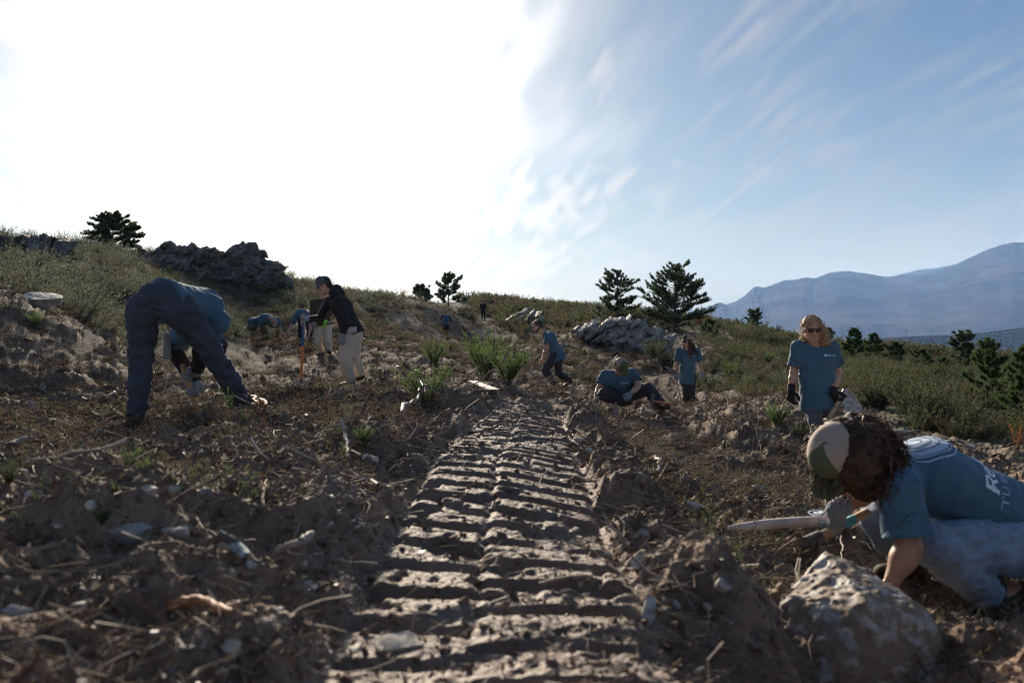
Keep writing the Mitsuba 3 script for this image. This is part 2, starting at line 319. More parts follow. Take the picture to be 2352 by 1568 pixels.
_rings = np.concatenate([[0.30, 0.55], np.exp(np.linspace(math.log(0.8), math.log(1.12), 12)), np.exp(np.linspace(math.log(1.125), math.log(9), 320)), np.exp(np.linspace(math.log(9.1), math.log(60), 120)), np.exp(np.linspace(math.log(60.8), math.log(420), 90))])
_az = np.concatenate([np.linspace(-math.pi, -0.64, 50)[:-1], np.linspace(-0.64, 0.64, 600), np.linspace(0.64, math.pi, 50)[1:]])
_r, _a = np.meshgrid(_rings, _az, indexing='ij')
_x, _y = _r * np.sin(_a), _r * np.cos(_a)
_z = height(_x, _y) - 40 * sstep(260, 420, _r)
_n, _m = _r.shape
_i, _j = np.meshgrid(np.arange(_n - 1), np.arange(_m - 1), indexing='ij')
_q = np.stack([_i * _m + _j, _i * _m + _j + 1, (_i + 1) * _m + _j + 1, (_i + 1) * _m + _j], -1).reshape(-1, 4)
_f = np.vstack([_q[:, [0, 2, 1]], _q[:, [0, 3, 2]]])
_tr, _gr = masks(_x, _y)
solo('ground', TM(np.stack([_x, _y, _z], -1).reshape(-1, 3), _f), 'soil', 'churned brown hillside soil with a crawler track pressed through its middle', kind='structure', smooth=True,
     uv=np.stack([_tr.ravel(), _gr.ravel()], -1))

# ------------------------------------------------------------------ the valley and the far ranges
def polar_sheet(az, rr, zfn):
    r, a = np.meshgrid(rr, az, indexing='ij'); x, y = r * np.sin(a), r * np.cos(a); z = zfn(x, y, r, a)
    n, m = r.shape; i, j = np.meshgrid(np.arange(n - 1), np.arange(m - 1), indexing='ij')
    q = np.stack([i * m + j, i * m + j + 1, (i + 1) * m + j + 1, (i + 1) * m + j], -1).reshape(-1, 4)
    return TM(np.stack([x, y, z], -1).reshape(-1, 3), np.vstack([q[:, [0, 2, 1]], q[:, [0, 3, 2]]]))
VALLEY = -330.0
def valley_z(x, y, r, a):
    f = np.stack([x * 0.0011, y * 0.0011, x * 0], -1)
    return -60 + (VALLEY + 60) * sstep(380, 3200, r) + 90 * (meshkit.fbm(f, 5, 2) - 0.5) * sstep(600, 2500, r)
solo('valley', polar_sheet(np.linspace(-math.pi, math.pi, 360), np.exp(np.linspace(math.log(360), math.log(15000), 50)), valley_z), 'far_land', 'wide hazy valley floor far below the hillside', kind='structure', smooth=True)
def ridge(name, label, pts, r0, r1, r2, rough_, seed):
    a = np.array([math.atan2(P(px, 711, 1)[0], 1) for px, _ in pts]); t = np.array([(711 - py) / F for _, py in pts])
    def z(x, y, r, az):
        k = r / r1; top = EYE[2] + np.interp(az, a, t) * r1 * np.cos(az)
        w = np.where(r < r1, np.clip((r - r0) / (r1 - r0), 0, 1) ** 1.25, 1 - np.clip((r - r1) / (r2 - r1), 0, 1))
        n = meshkit.fbm(np.stack([x * 0.0016, y * 0.0016, x * 0], -1), 5, seed) - 0.5
        return VALLEY - 25 + (top - VALLEY + 25) * w + n * rough_ * (1 - w ** 6) * (w > 0)
    solo(name, polar_sheet(np.linspace(a[0], a[-1], 300), np.concatenate([np.linspace(r0, r1, 45), np.linspace(r1, r2, 8)[1:]]), z), 'far_land', label, kind='structure', smooth=True)
ridge('mountain', 'long blue mountain range with a stepped crest beyond the valley', [(1240,800),(1400,752),(1480,722),(1560,722),(1620,706),(1640,700),(1652,694),(1668,699),(1690,692),(1712,678),(1728,662),(1738,657),(1755,661),(1780,652),(1800,644),(1830,642),(1850,637),(1870,640),(1900,628),(1925,624),(1950,623),(1975,627),(2000,630),(2030,636),(2070,634),(2130,630),(2170,618),(2200,604),(2260,576),(2300,562),(2325,557),(2352,558),(2450,566),(2700,600),(3200,680)], 4200, 9000, 12500, 170, 3)
ridge('mountain_range', 'pale distant ridge behind the blue mountain range', [(1900,690),(2000,650),(2060,632),(2110,620),(2150,616),(2200,606),(2250,610),(2330,600),(2500,600),(2800,640)], 10500, 12800, 14400, 150, 6)
ridge('hill', 'low dark wooded hill at the foot of the mountains on the right', [(1880,800),(1960,789),(2040,776),(2120,771),(2200,769),(2260,764),(2352,752),(2450,742),(2700,735),(3000,760)], 1700, 2600, 3600, 50, 8)
# ------------------------------------------------------------------ rocks
def block(rng, c, ax, size, edge, amp, freq):
    """A weathered block of schist: size along the three axes ax, jagged outline."""
    n = 12
    p = rng.uniform(-1, 1, (n, 3)); p /= np.max(np.abs(p), axis=1, keepdims=True)
    p = p * np.array(size) * rng.uniform(0.7, 1.05, (n, 3))
    m = hull(c + p @ np.array(ax))
    return rough(m, edge, amp, freq, int(rng.integers(1000)), 3)
def core(k, top, base, d, drop, thick, bsdf, seed, edge):
    """The solid mass of an outcrop between its two outlines."""
    for i, ((x0, y0), (x1, y1)) in enumerate(zip(top[:-1], top[1:])):
        b0, b1 = np.interp([x0, x1], *zip(*base)); e = (x1 - x0) * .12
        p = [P(x, y + o, d + dd) for x, y, o in ((x0 - e, y0, drop), (x1 + e, y1, drop), (x0 - e, b0, 6), (x1 + e, b1, 6)) for dd in (-.25, thick)] + [P(x, y + (b - y) * .6, d - .5) for x, y, b in ((x0, y0, b0), (x1, y1, b1))]
        part(k, 'rock_face', rough(hull(p), edge, edge * 1.2, .45 / edge, seed + i, 3), bsdf)
def outcrop(name, label, cat_, pts, axes, size, edge, bsdf, seed, jag=0.10, freq=1.6, turn=0.13):
    rng = np.random.default_rng(seed); k = thing(name, label, cat_)
    for c in pts:
        j = U(np.array(axes) + rng.normal(0, turn, (3, 3)))
        s = np.array(size) * rng.uniform(0.75, 1.25, 3) * (c[3] if len(c) > 3 else 1)
        part(k, 'slab', block(rng, np.array(c[:3]), j, s, edge, jag, freq), bsdf)
    return k
def lattice(top, base, x0, x1, step, d, seed, deeper=0.0):
    """Block centres filling the face between two outlines seen at distance d."""
    rng = np.random.default_rng(seed); out = []; half = step * 0.5 * d / F
    for x in np.arange(x0, x1, step * 0.8):
        yt, yb = np.interp(x, *zip(*top)), np.interp(x, *zip(*base))
        y = yt + step * 0.52
        while y < yb:
            q = P(x + rng.uniform(-.3, .3) * step, y, d - 0.4 * (y - yt) / max(yb - yt, 1) * 6 * half + rng.uniform(-.4, .4) * half)
            out.append(q); y += step * 0.8
    return out
_top = [(300,590),(345,570),(400,564),(440,568),(460,576),(490,566),(505,572),(520,586),(540,564),(570,562),(590,568),(605,590),(620,600),(640,624),(655,632),(662,664)]
_bas = [(330,625),(420,655),(500,680),(600,705),(662,705)]
outcrop('rock_outcrop', 'big dark craggy rock outcrop on the left skyline behind the bending man', 'rock', lattice(_top, _bas, 300, 662, 24, 35, 3), [(0.9, 0.1, 0.42), (0.1, 1, 0.1), (-0.42, 0.05, 0.9)], (0.42, 0.5, 0.27), 0.13, 'grey_rock', 15, 0.16, 3.0, 0.22)
_top2 = [(0,548),(60,542),(110,545),(135,560),(150,590)]; _bas2 = [(0,612),(150,625)]
outcrop('rock_outcrop', 'dark rounded rock outcrop at the far left edge among the shrubs', 'rock', lattice(_top2, _bas2, -20, 140, 32, 27, 4), [(1, 0, -0.1), (0, 1, 0), (0.1, 0, 1)], (0.36, 0.5, 0.3), 0.14, 'grey_rock', 6, 0.14, 2)
_top3 = [(1325,748),(1360,742),(1400,732),(1440,729),(1470,747),(1500,756),(1530,764),(1545,792),(1556,812)]; _bas3 = [(1325,764),(1400,790),(1480,812),(1556,822)]
outcrop('rock_outcrop', 'pale grey layered rock outcrop below the pines behind the sitting man', 'rock', lattice(_top3, _bas3, 1330, 1552, 17, 33, 7), [(0.85, 0.1, 0.42), (0.05, 1, 0.15), (-0.4, 0.05, 0.9)], (0.34, 0.36, 0.16), 0.09, 'pale_rock', 8, 0.10, 3.4)
_top4 = [(1160,728),(1190,713),(1215,708),(1245,714)]; _bas4 = [(1160,738),(1245,740)]
outcrop('rock_outcrop', 'small tilted rock ledge on the far slope above the man with the hoe', 'rock', lattice(_top4, _bas4, 1165, 1243, 15, 72, 9), [(0.75, 0.1, 0.6), (0.05, 1, 0.15), (-0.6, 0.05, 0.75)], (0.55, 0.5, 0.16), 0.25, 'pale_rock', 10, 0.12, 1.6)
core('rock_outcrop', _top, _bas, 35, 9, 2.0, 'grey_rock', 50, .2)
core('rock_outcrop_001', _top2, _bas2, 27, 8, 1.5, 'grey_rock', 70, .2)
core('rock_outcrop_002', _top3, _bas3, 33.3, 14, 1.2, 'pale_rock', 90, .13)
# the boulder in front of the kneeling worker
def boulder():
    d0, d1 = 2.02, 2.42
    p = [P(1896,1264,2.32), P(1960,1288,2.28), P(2045,1345,2.22), P(2128,1398,2.12), P(2166,1455,2.08), P(2172,1640,1.98), P(1785,1490,2.08), P(1793,1365,2.18), P(1850,1312,2.25), P(1990,1380,2.02), P(1870,1600,1.95), P(2050,1680,1.9),
         P(1900,1275,2.5), P(2060,1350,2.55), P(2150,1440,2.5), P(1800,1400,2.45), P(2150,1580,2.45), P(1800,1560,2.4)]
    return rough(rough(hull(p), 0.06, 0.014, 4, 3, 2), 0.008, 0.011, 30, 8, 4)
solo('boulder', boulder(), 'boulder_rock', 'big earth-caked pale boulder in front of the kneeling woman', 'boulder', smooth=22)

def flake(rng, w, l, t, n=11, edge=0.02, amp=0.006):
    a = np.sort(rng.uniform(0, 2 * np.pi, n)); r = rng.uniform(0.75, 1.05, n)
    p = np.stack([np.cos(a) * r * l / 2, np.sin(a) * r * w / 2, np.zeros(n)], 1)
    q = np.vstack([p + [0, 0, t / 2], p * rng.uniform(0.82, 1, (n, 1)) - [0, 0, t / 2]]); q[:, 2] += rng.normal(0, t * 0.12, len(q))
    return rough(hull(q), edge, amp, 0.5 / edge, int(rng.integers(999)), 3)
def lay(mesh, at_, yaw, tilt=(0, 0), lift=0.0):
    M = trimesh.transformations.euler_matrix(tilt[0], tilt[1], yaw); M[:3, 3] = np.array(at_) + [0, 0, lift]
    m = mesh.copy(); m.apply_transform(M); return m
_rng = np.random.default_rng(11)
def stone_at(px, py, lpx, wpx, label, bsdf='slate', yaw=0.2, tilt=(0.25, 0.1), thick=0.35, cat_='stone', lift=0.25):
    q = on_ground(px, py); s = q[1] / F; l, w = lpx * s, wpx * s
    m = flake(_rng, w, l, min(w, l) * thick, edge=max(l / 9, 0.008), amp=l * 0.035)
    return solo(cat_, lay(m, q, yaw, tilt, min(w, l) * thick * lift), bsdf, label, cat_, smooth=35)
for a in [
 (912,1490,118,95,'pale cracked flat stone lying on the near left row of track pads','cream_stone',0.35,(0.25,0.05),0.22),
 (528,1518,54,50,'pale square stone near the bottom edge left of the track','cream_stone',0.1,(0.4,0),0.5),
 (1470,1297,68,46,'cream rhombic stone leaning on the bank right of the track','cream_stone',0.6,(0.55,-0.3),0.2),
 (1490,1420,95,42,'long grey stone standing on end beside the right edge of the track','slate',1.3,(0.2,-0.6),0.5),
 (1355,1042,30,24,'pale stone right of the track level with its first clear pads','cream_stone',0.3,(0.5,0.2),0.4),
 (1330,1013,26,16,'small grey stone above the pale one right of the track','slate',0.1,(0.3,0.2),0.5),
 (78,942,58,30,'long pale stone stuck in the dark bank at the left edge','slate',-0.6,(0.8,0.5),0.4),
 (100,895,46,16,'thin grey slate stuck in the left bank above the long pale stone','slate',-0.9,(0.9,0.7),0.3),
 (222,868,32,15,'small slate in the left bank nearest the bending man','slate',-0.6,(0.8,0.4),0.4),
 (112,770,26,10,'white stone on top of the left bank','cream_stone',0.1,(0.3,0),0.5),
 (1660,1376,46,40,'grey pointed stone on the soil bank left of the boulder','slate',0.5,(0.7,0.2),0.4),
 (1628,1412,48,26,'pale oblong stone below the grey pointed stone left of the boulder','cream_stone',0.7,(0.5,0.1),0.35),
 (1505,1345,46,30,'rounded grey stone at the foot of the soil bank right of the track','slate',0.4,(0.4,0),0.5),
 (45,1420,88,52,'large grey stone at the lower left edge','slate',-0.1,(0.4,0.1),0.5),
 (82,1146,52,30,'grey rounded stone on the left heap near the frame edge','slate',0,(0.3,0),0.55),
 (212,1168,40,34,'white split stone among grass blades on the left heap','cream_stone',0.9,(0.7,0.3),0.4),
 (300,1252,110,50,'broken pale rock crusted with soil on the left heap','slate',0.1,(0.4,0),0.5),
 (410,1240,90,40,'pale jagged rock right of the broken rock on the left heap','slate',-0.1,(0.5,0.1),0.5),
 (345,1140,44,26,'small greyish stone behind the broken rocks on the left heap','slate',0.2,(0.3,0),0.5),
 (2092,872,30,13,'white stone lying in the scrub of the right slope','cream_stone',-0.2,(0.2,0),0.5),
 (2225,1030,40,20,'flat grey stone on bare soil behind the kneeling woman','slate',0.1,(0.2,0),0.4),
 (1480,1235,42,26,'half buried stone on the soil bank right of the track middle','slate',0.2,(0.4,0.2),0.5),
 (1590,1170,52,34,'pale weathered stone on the crest of the right bank','slate',0.3,(0.4,0.1),0.5),
 (1740,1130,34,24,'grey stone beside the digging hole','slate',0.2,(0.5,0),0.5),
 (1300,795,12,22,'small white upright stone on the slope behind the man with the hoe','cream_stone',0.1,(0.4,0),0.5),
 (938,796,18,9,'white stone on bare soil behind the young bushes','cream_stone',0.1,(0.2,0),0.5),
 (2070,1000,46,22,'pale stone on the soil behind the cap of the kneeling woman','slate',0.1,(0.3,0),0.5),
]: stone_at(*a)
stone_at(100, 700, 112, 80, 'large flat slab of grey rock below the shrubs on the left bank', 'pale_rock', -0.35, (0.22, 0.16), 0.2, 'rock_slab', 0.3)

# ------------------------------------------------------------------ loose ground litter
def scatter(rng, n, d0, d1, a0=-0.62, a1=0.62, keep=lambda x, y: np.ones(len(x), bool)):
    d = np.exp(rng.uniform(math.log(d0), math.log(d1), n)); a = rng.uniform(a0, a1, n)
    x, y = d * np.sin(a), d * np.cos(a); k = keep(x, y) ; x, y = x[k], y[k]
    return np.stack([x, y, height(x, y)], 1)
def rots(rng, n, tilt=0.5):
    M = np.zeros((n, 3, 3)); y = rng.uniform(0, 2 * np.pi, n); tx, ty = rng.normal(0, tilt, n), rng.normal(0, tilt, n)
    cz, sz, cx, sx, cy, sy = np.cos(y), np.sin(y), np.cos(tx), np.sin(tx), np.cos(ty), np.sin(ty); o, z = np.ones(n), np.zeros(n)
    Rz = np.stack([cz, -sz, z, sz, cz, z, z, z, o], 1).reshape(n, 3, 3); Rx = np.stack([o, z, z, z, cx, -sx, z, sx, cx], 1).reshape(n, 3, 3); Ry = np.stack([cy, z, sy, z, o, z, -sy, z, cy], 1).reshape(n, 3, 3)
    return Rx @ Ry @ Rz
def many(variants, which, M, pos):
    """Copies of small meshes as one mesh: matrices M (n,3,3), places pos."""
    out = []
    for k, m in enumerate(variants):
        i = np.nonzero(which == k)[0]
        if len(i):
            v = np.einsum('nij,vj->nvi', M[i], m.vertices) + pos[i][:, None]
            f = m.faces[None] + (np.arange(len(i)) * len(m.vertices))[:, None, None]
            out.append(TM(v.reshape(-1, 3), f.reshape(-1, 3)))
    return cat(out)
def lump(rng, flat):
    p = rng.normal(0, 1, (10, 3)); p = U(p) * rng.uniform(0.7, 1.1, (10, 1)) * [1, 0.75, flat]
    return hull(p * 0.5)
LUMP = [lump(_rng, 0.8) for _ in range(7)]; CHIP = [lump(_rng, 0.28) for _ in range(8)]
bare = lambda x, y: (lambda t, g: _rng.uniform(0, 1, len(x)) > np.clip(g * 0.9 + t * 0.75, 0, 0.97))(*masks(x, y))
def litter(name, label, variants, n, d0, d1, s0, s1, bsdf, seed, tilt=0.5, keep=bare, sink=0.1, power=2.0):
    rng = np.random.default_rng(seed); q = scatter(rng, n, d0, d1, keep=keep); m = len(q)
    d = np.hypot(q[:, 0], q[:, 1]); s = s0 + (s1 - s0) * rng.uniform(0, 1, m) ** power * np.clip(0.28 + d / 10, 0, 1.7)
    q[:, 2] -= s * sink
    solo(name, many(variants, rng.integers(0, len(variants), m), rots(rng, m, tilt) * s[:, None, None], q), bsdf, label, 'soil' if 'soil' in name or 'clod' in name else 'litter', kind='stuff')
litter('soil_clods', 'loose crumbs and clods of dark soil over the churned ground', LUMP, 26000, 1.1, 22, 0.010, 0.10, 'clod_soil', 21, 1.5)
litter('gravel', 'wet gravel spilled along the left edge of the crawler track', CHIP, 16000, 1.15, 3.6, 0.012, 0.05, 'chip_rock', 39, 0.5, keep=lambda x, y: np.abs(x - track_x(y) + 0.43 + 0.10 * nz(x, y, 2.5, 40)) < 0.11, power=2)
litter('soil_crumbs', 'crumbs of soil fallen on the tread pads of the crawler track', LUMP, 9000, 1.15, 9, 0.008, 0.045, 'clod_soil', 41, 1.5, keep=lambda x, y: (masks(x, y)[0] > .3) & (nz(x, y, 3.0, 43) > -0.06), power=2.5)
litter('big_clods', 'large lumps of turned earth on the ploughed slope', LUMP, 1800, 3.0, 45, 0.06, 0.24, 'clod_soil', 29, 1.5, sink=0.25)
litter('stone_chips', 'small pale slate chips strewn over the churned soil', CHIP, 7000, 1.1, 40, 0.010, 0.085, 'chip_rock', 22, 0.5, power=3.5)
def twig(rng, bend=0.25, sides=4, seg=5, thick=0.011):
    t = np.linspace(-0.5, 0.5, seg); b = rng.normal(0, bend, 2)
    p = np.stack([t, b[0] * (t * t - 0.1) + rng.normal(0, 0.02, seg), b[1] * (t * t - 0.1) * 0.6 + rng.normal(0, 0.012, seg)], 1)
    return tube(p, thick * (1.2 - (t + 0.5) * 0.8), sides, False)
TWIG = [twig(_rng, 0.5, 3, 5) for _ in range(14)]
STEM = [twig(_rng, 0.8, 3, 4, 0.006) for _ in range(12)]
litter('twig_litter', 'broken grey twigs and roots lying over the churned soil', TWIG, 9000, 1.2, 40, 0.05, 0.45, 'dead_wood', 23, 0.35, sink=-0.03, power=2.2)
litter('dry_stems', 'fine dry stems and root fibres tangled over the soil', STEM, 13000, 1.1, 30, 0.05, 0.30, 'dry_litter', 24, 0.45, sink=-0.06, power=1.5)
_leaf = TM([[-.5, 0, 0], [0, .16, .05], [.5, 0, .02], [0, -.16, .05]], [[0, 1, 2], [0, 2, 3]])
litter('leaf_litter', 'fallen dry leaves and bark flakes over the churned soil', [_leaf], 12000, 1.1, 28, 0.015, 0.075, 'dry_litter', 25, 0.6, sink=-0.1)
litter('green_litter', 'torn green leaves scattered over the churned soil', [_leaf], 5000, 1.1, 25, 0.02, 0.07, 'heath_leaf', 26, 0.6, sink=-0.15,
       keep=lambda x, y: bare(x, y) & (nz(x, y, 0.9, 44) > 0.02) & (masks(x, y)[0] < .1))
# single stones and sticks that can be picked out one by one
def where(p):
    px = p[0] / p[1] * F + 1176
    if p[1] < 4.2: return ('on the soil heap left of the track in the foreground', 'on the soil bank right of the track in the foreground')[int(px > 1176)]
    if p[1] < 9: return ('on the cleared soil around the bending man', 'on the churned soil around the walking blond woman')[int(px > 1300)]
    return ('on the cleared slope at middle left' if px < 1050 else 'on the cleared slope around the bearded man' if px < 1400 else 'on the cleared slope around the sitting man')
def pickable(name, looks, cat_, n, seed, d0, d1, s0, s1, make, a0=-0.55, a1=0.55, tilt=0.3, sink=0.1):
    rng = np.random.default_rng(seed); q = scatter(rng, n * 3, d0, d1, a0, a1, keep=bare)[:n]; v = [make(rng) for _ in range(10)]
    M = rots(rng, len(q), tilt)
    for i, p in enumerate(q):
        s = rng.uniform(s0, s1) * (0.22 + 0.78 * min(np.hypot(p[0], p[1]) / 7, 1.5)); bsdf, look = looks[i % len(looks)]
        m4 = np.eye(4); m4[:3, :3] = M[i] * s; m4[:3, 3] = p - [0, 0, s * sink]
        m = v[i % 10].copy(); m.apply_transform(m4); size = 'larger' if s > s0 + .6 * (s1 - s0) else 'small'
        solo(name, m, bsdf, f'{size} {look} {where(p)}', cat_, f'{look} {where(p)}', smooth=False)
pickable('slate', [('slate', 'grey slate piece'), ('chip_rock', 'speckled stone flake'), ('cream_stone', 'cream stone flake')], 'stone', 190, 31, 1.6, 24, 0.06, 0.16, lambda r: flake(r, 0.6, 1, 0.22, 9, 0.4, 0.05), tilt=0.3)
pickable('stick', [('dead_wood', 'bare grey stick'), ('bark', 'dark bark-covered stick'), ('dead_wood', 'bare grey stick'), ('pale_wood', 'pale peeled stick')], 'stick', 170, 32, 1.8, 24, 0.25, 0.75, lambda r: twig(r, 0.4, 6, 8, 0.014), tilt=0.22, sink=-0.04)
def stick(pts, r0, r1, bsdf, label, cat_='stick', name='stick', sides=8, seed=0, depth=None):
    """pts: frame positions on the ground, with a lift above it."""
    rng = np.random.default_rng(seed + 77); q = []
    for px, py, up in pts:
        g = on_ground(px, py) if depth is None else P(px, py, depth); q.append(g + [0, 0, up])
    q = np.array(q); t = np.linspace(0, len(q) - 1, 14); c = np.stack([np.interp(t, np.arange(len(q)), q[:, k]) for k in range(3)], 1)
    L = np.linalg.norm(q[-1] - q[0]); c[1:-1] += rng.normal(0, L * 0.009, (12, 3))
    return solo(name, tube(c, np.linspace(r0, r1, 14) * rng.uniform(0.88, 1.12, 14), sides), bsdf, label, cat_, smooth=True)
stick([(388,1408,.01),(460,1416,.025),(532,1424,.012)], .010, .007, 'orange_wood', 'orange-brown stick lying on the dark heap at lower left', seed=1)
stick([(636,1284,.012),(690,1266,.02),(718,1256,.03)], .013, .010, 'pale_wood', 'short pale stick on the crest of the left heap', seed=2)
stick([(498,1262,.03),(545,1300,.03),(582,1332,.02)], .016, .012, 'lichen_wood', 'stick crusted with pale lichen on the left heap', seed=3)
stick([(950,984,.05),(1040,924,.14),(1110,886,.22),(1165,858,.35)], .009, .004, 'dead_wood', 'long bare branch rising towards the green bush, upper one of two', 'branch', 'branch', seed=4, depth=9.3)
stick([(972,992,.05),(1060,934,.12),(1140,888,.2),(1240,826,.42)], .010, .0035, 'dead_wood', 'long bare branch rising past the green bush, lower one of two', 'branch', 'branch', seed=5, depth=9.0)
stick([(1500,1060,.02),(1518,1085,.05),(1508,1104,.03)], .010, .008, 'pale_wood', 'pale stub of root on the right bank below the sitting man', seed=6)
stick([(1728,995,.10),(1744,1022,.06),(1750,1045,.02)], .007, .010, 'bark', 'dark crooked stem standing in the soil left of the olive cap', seed=7)
stick([(785,1022,.10),(796,1045,.08),(800,1064,.01)], .006, .009, 'pale_wood', 'pale curled strip of bark standing on the left heap', seed=8)
stick([(580,932,.03),(612,962,.05)], .014, .010, 'orange_wood', 'freshly broken orange stump beside the right boot of the bending man', seed=9)
stick([(20,1048,.03),(62,1036,.04)], .014, .01, 'dead_wood', 'grey stick on the heap at the left edge', seed=10)
stick([(925,985,.05),(985,960,.25)], .012, .006, 'pale_wood', 'pale dead branch leaning on the heap left of the track', 'branch', 'branch', seed=12)
stick([(820,778,.03),(858,792,.04)], .018, .014, 'pale_wood', 'pale bare pole lying behind the man in the dark jacket', seed=13)
stick([(1905,1380,.02),(1890,1410,.05)], .004, .003, 'pale_wood', 'thin straw lying over the boulder foot', seed=14)
stick([(1930,1210,.05),(1935,1330,.02)], .004, .003, 'pale_wood', 'thin dry stalk beside the digging hole', seed=15)
for i, (a, b, w) in enumerate([((1085,890,.06),(1136,912,.02),.05), ((1088,904,.03),(1120,918,.02),.04)]):
    p, q = on_ground(*a[:2]), on_ground(*b[:2]); p[2] += a[2]; q[2] += b[2] + .03
    s = U(np.cross(q - p, A(0, 0, 1))) * w; u = A(0, 0, .012)
    solo('plank', rough(hull([p - s, p + s, q - s * .8, q + s, p - s + u, p + s + u, q - s + u, q + s * .9 + u]), .05, .008, 12, i), 'pale_wood', ['weathered plank by the bush, upper one of two', 'short weathered plank by the bush, lower one of two'][i], 'plank')
# a whitish dead root clump on the left heap
_b = thing('dead_shrub', 'small whitish dead shrub hanging over the left edge of the track', 'dead plant')
_g = on_ground(985, 1000)
for i in range(9):
    a = _rng.uniform(-1.2, 1.2); l = _rng.uniform(.12, .3)
    e = _g + A(math.sin(a) * l * .7, _rng.uniform(-.12, .1), .22 - abs(a) * .06 - l * .5)
    part(_b, 'twig', tube([_g + A(-.02, 0, .22), (_g + e) / 2 + A(0, -.02, .14), e + A(0, -.03, .02)], [.0035, .003, .0016], 5), 'dead_wood', True)
# ------------------------------------------------------------------ pines
def tufts(rng, c, axis, n, ln, wd, spread):
    """n needles (one thin triangle each) fanned about every tuft centre c along axis."""
    m = len(c); v = np.repeat(axis, n, 0) + rng.normal(0, spread, (m * n, 3)); v = U(v)
    o = np.repeat(c, n, 0) + rng.normal(0, ln * 0.12, (m * n, 3)); l = ln * rng.uniform(0.6, 1.1, (m * n, 1))
    s = U(np.cross(v, rng.normal(0, 1, (m * n, 3)))) * wd
    p = np.stack([o - s, o + s, o + v * l], 1).reshape(-1, 3)
    return p, np.arange(len(p)).reshape(-1, 3)
def pine(h, shape, seed, r_max=0.42, bare_=0.14, n_br=46, lean=0.0, needles=16, up=0.55, ln=0.15, wd=0.011, gap=0.2, sub=9, clump=.010):
    """shape: list of (height fraction, radius fraction). Returns trunk with limbs, and the needle crown."""
    rng = np.random.default_rng(seed); t = np.linspace(0, 1, 10)
    ax = np.stack([lean * h * t ** 2 + rng.normal(0, .006 * h, 10) * t, rng.normal(0, .006 * h, 10) * t, t * h * 0.97], 1)
    wood, cs, vs = [tube(ax, h * (0.020 * (1 - t) + 0.004), 8)], [], []
    hs, rs = zip(*shape)
    for i in range(n_br):
        k = bare_ + (0.985 - bare_) * (i / (n_br - 1)) ** 0.9
        k = min(0.99, k + rng.normal(0, .012)); a = i * 2.4 + rng.normal(0, .5)
        L = h * r_max * np.interp(k, hs, rs) * rng.uniform(0.6, 1.14)
        if rng.uniform() < gap: L *= 0.45
        b = np.array([np.interp(k, t, ax[:, j]) for j in range(3)]); o = A(math.cos(a), math.sin(a), 0)
        s = np.linspace(0, 1, 6); rise = up * (0.4 + k) * rng.uniform(.7, 1.5)
        q = b + o * (s * L)[:, None] + np.stack([s * 0, s * 0, L * (rise * 0.45 * s + rise * 0.6 * s ** 2.2 - 0.18 * s * (1 - k))], 1)
        wood.append(tube(q, h * 0.0065 * (1 - 0.75 * s) * (0.5 + 0.9 * (1 - k)), 4, False))
        for j in range(max(3, int(sub * L / (h * r_max) * 1.5))):
            w = rng.uniform(0.22, 1.0) ** 0.7; c0 = np.array([np.interp(w, s, q[:, z]) for z in range(3)])
            side = rng.uniform(-1, 1); d_ = U(o * 0.6 + np.cross(o, A(0, 0, 1)) * side * 1.3 + A(0, 0, rng.uniform(0.25, 0.9)))
            l2 = L * rng.uniform(0.12, 0.34) * (1.15 - 0.5 * w); e = c0 + d_ * l2
            wood.append(tube([c0, (c0 + e) / 2 + A(0, 0, -.03 * l2), e], [h * .0028, h * .002, h * .0012], 3, False))
            for z in (.4, .7, 1):
                cs.append(c0 + (e - c0) * z); vs.append(U(d_ * .9 + A(0, 0, .55)))
        cs.append(q[-1]); vs.append(U(o * .5 + A(0, 0, .8)))
    for z in np.linspace(0.9, 1.0, 8):
        cs.append(np.array([np.interp(z, t, ax[:, j]) for j in range(3)])); vs.append(A(0, 0, 1))
    p, f = tufts(rng, np.array(cs), np.array(vs), needles, ln, wd, 0.58)
    return cat(wood), TM(p, f)
CONE = [(0, .6), (.2, .95), (.4, .9), (.6, .68), (.8, .42), (1, .10)]
EGG = [(0, .7), (.15, .95), (.35, 1), (.6, .8), (.8, .5), (1, .14)]
UMBREL = [(0, .15), (.3, .3), (.45, .75), (.65, 1), (.85, .8), (1, .3)]
OPEN = [(0, .3), (.15, .8), (.3, 1), (.45, .75), (.6, .85), (.75, .7), (.9, .45), (1, .12)]
def plant_pine(px, base, d, top, label, shape, seed, r, name='pine_tree', needle='pine_needle', rot=0.0, **k):
    b = P(px, base, d); h = (base - top) * d / F; z = G(b[0], b[1])
    h += b[2] - z - 0.0; k['ln'] = k.get('ln', .15) * .66; k['needles'] = int(k.get('needles', 16) * 1.2); k['sub'] = int(k.get('sub', 9) * 1.25); r = r * .98; k['n_br'] = int(k.get('n_br', 46) * 1.15); k['up'] = k.get('up', .55) * .8; k['bare_'] = max(k.get('bare_', .14), .07) * 1.3; k['wd'] = k.get('wd', .011) * .95
    if px > 2250: k['n_br'] = int(k['n_br'] * .7); k['gap'] = .3; k['needles'] = 20
    if 1850 < px < 2250: r *= .80; k['n_br'] = int(k['n_br'] * .75); k['sub'] = int(k['sub'] * .72); k['gap'] = .32
    wood, crown = pine(h, shape, seed, r, **k)
    key = thing(name, label, 'tree')
    for m, nm, bs_ in ((wood, 'trunk', 'bark'), (crown, 'crown', needle)):
        m.apply_transform(trimesh.transformations.rotation_matrix(rot, [0, 0, 1])); m.apply_translation([b[0], b[1], z - 0.05])
        part(key, nm, m, bs_)
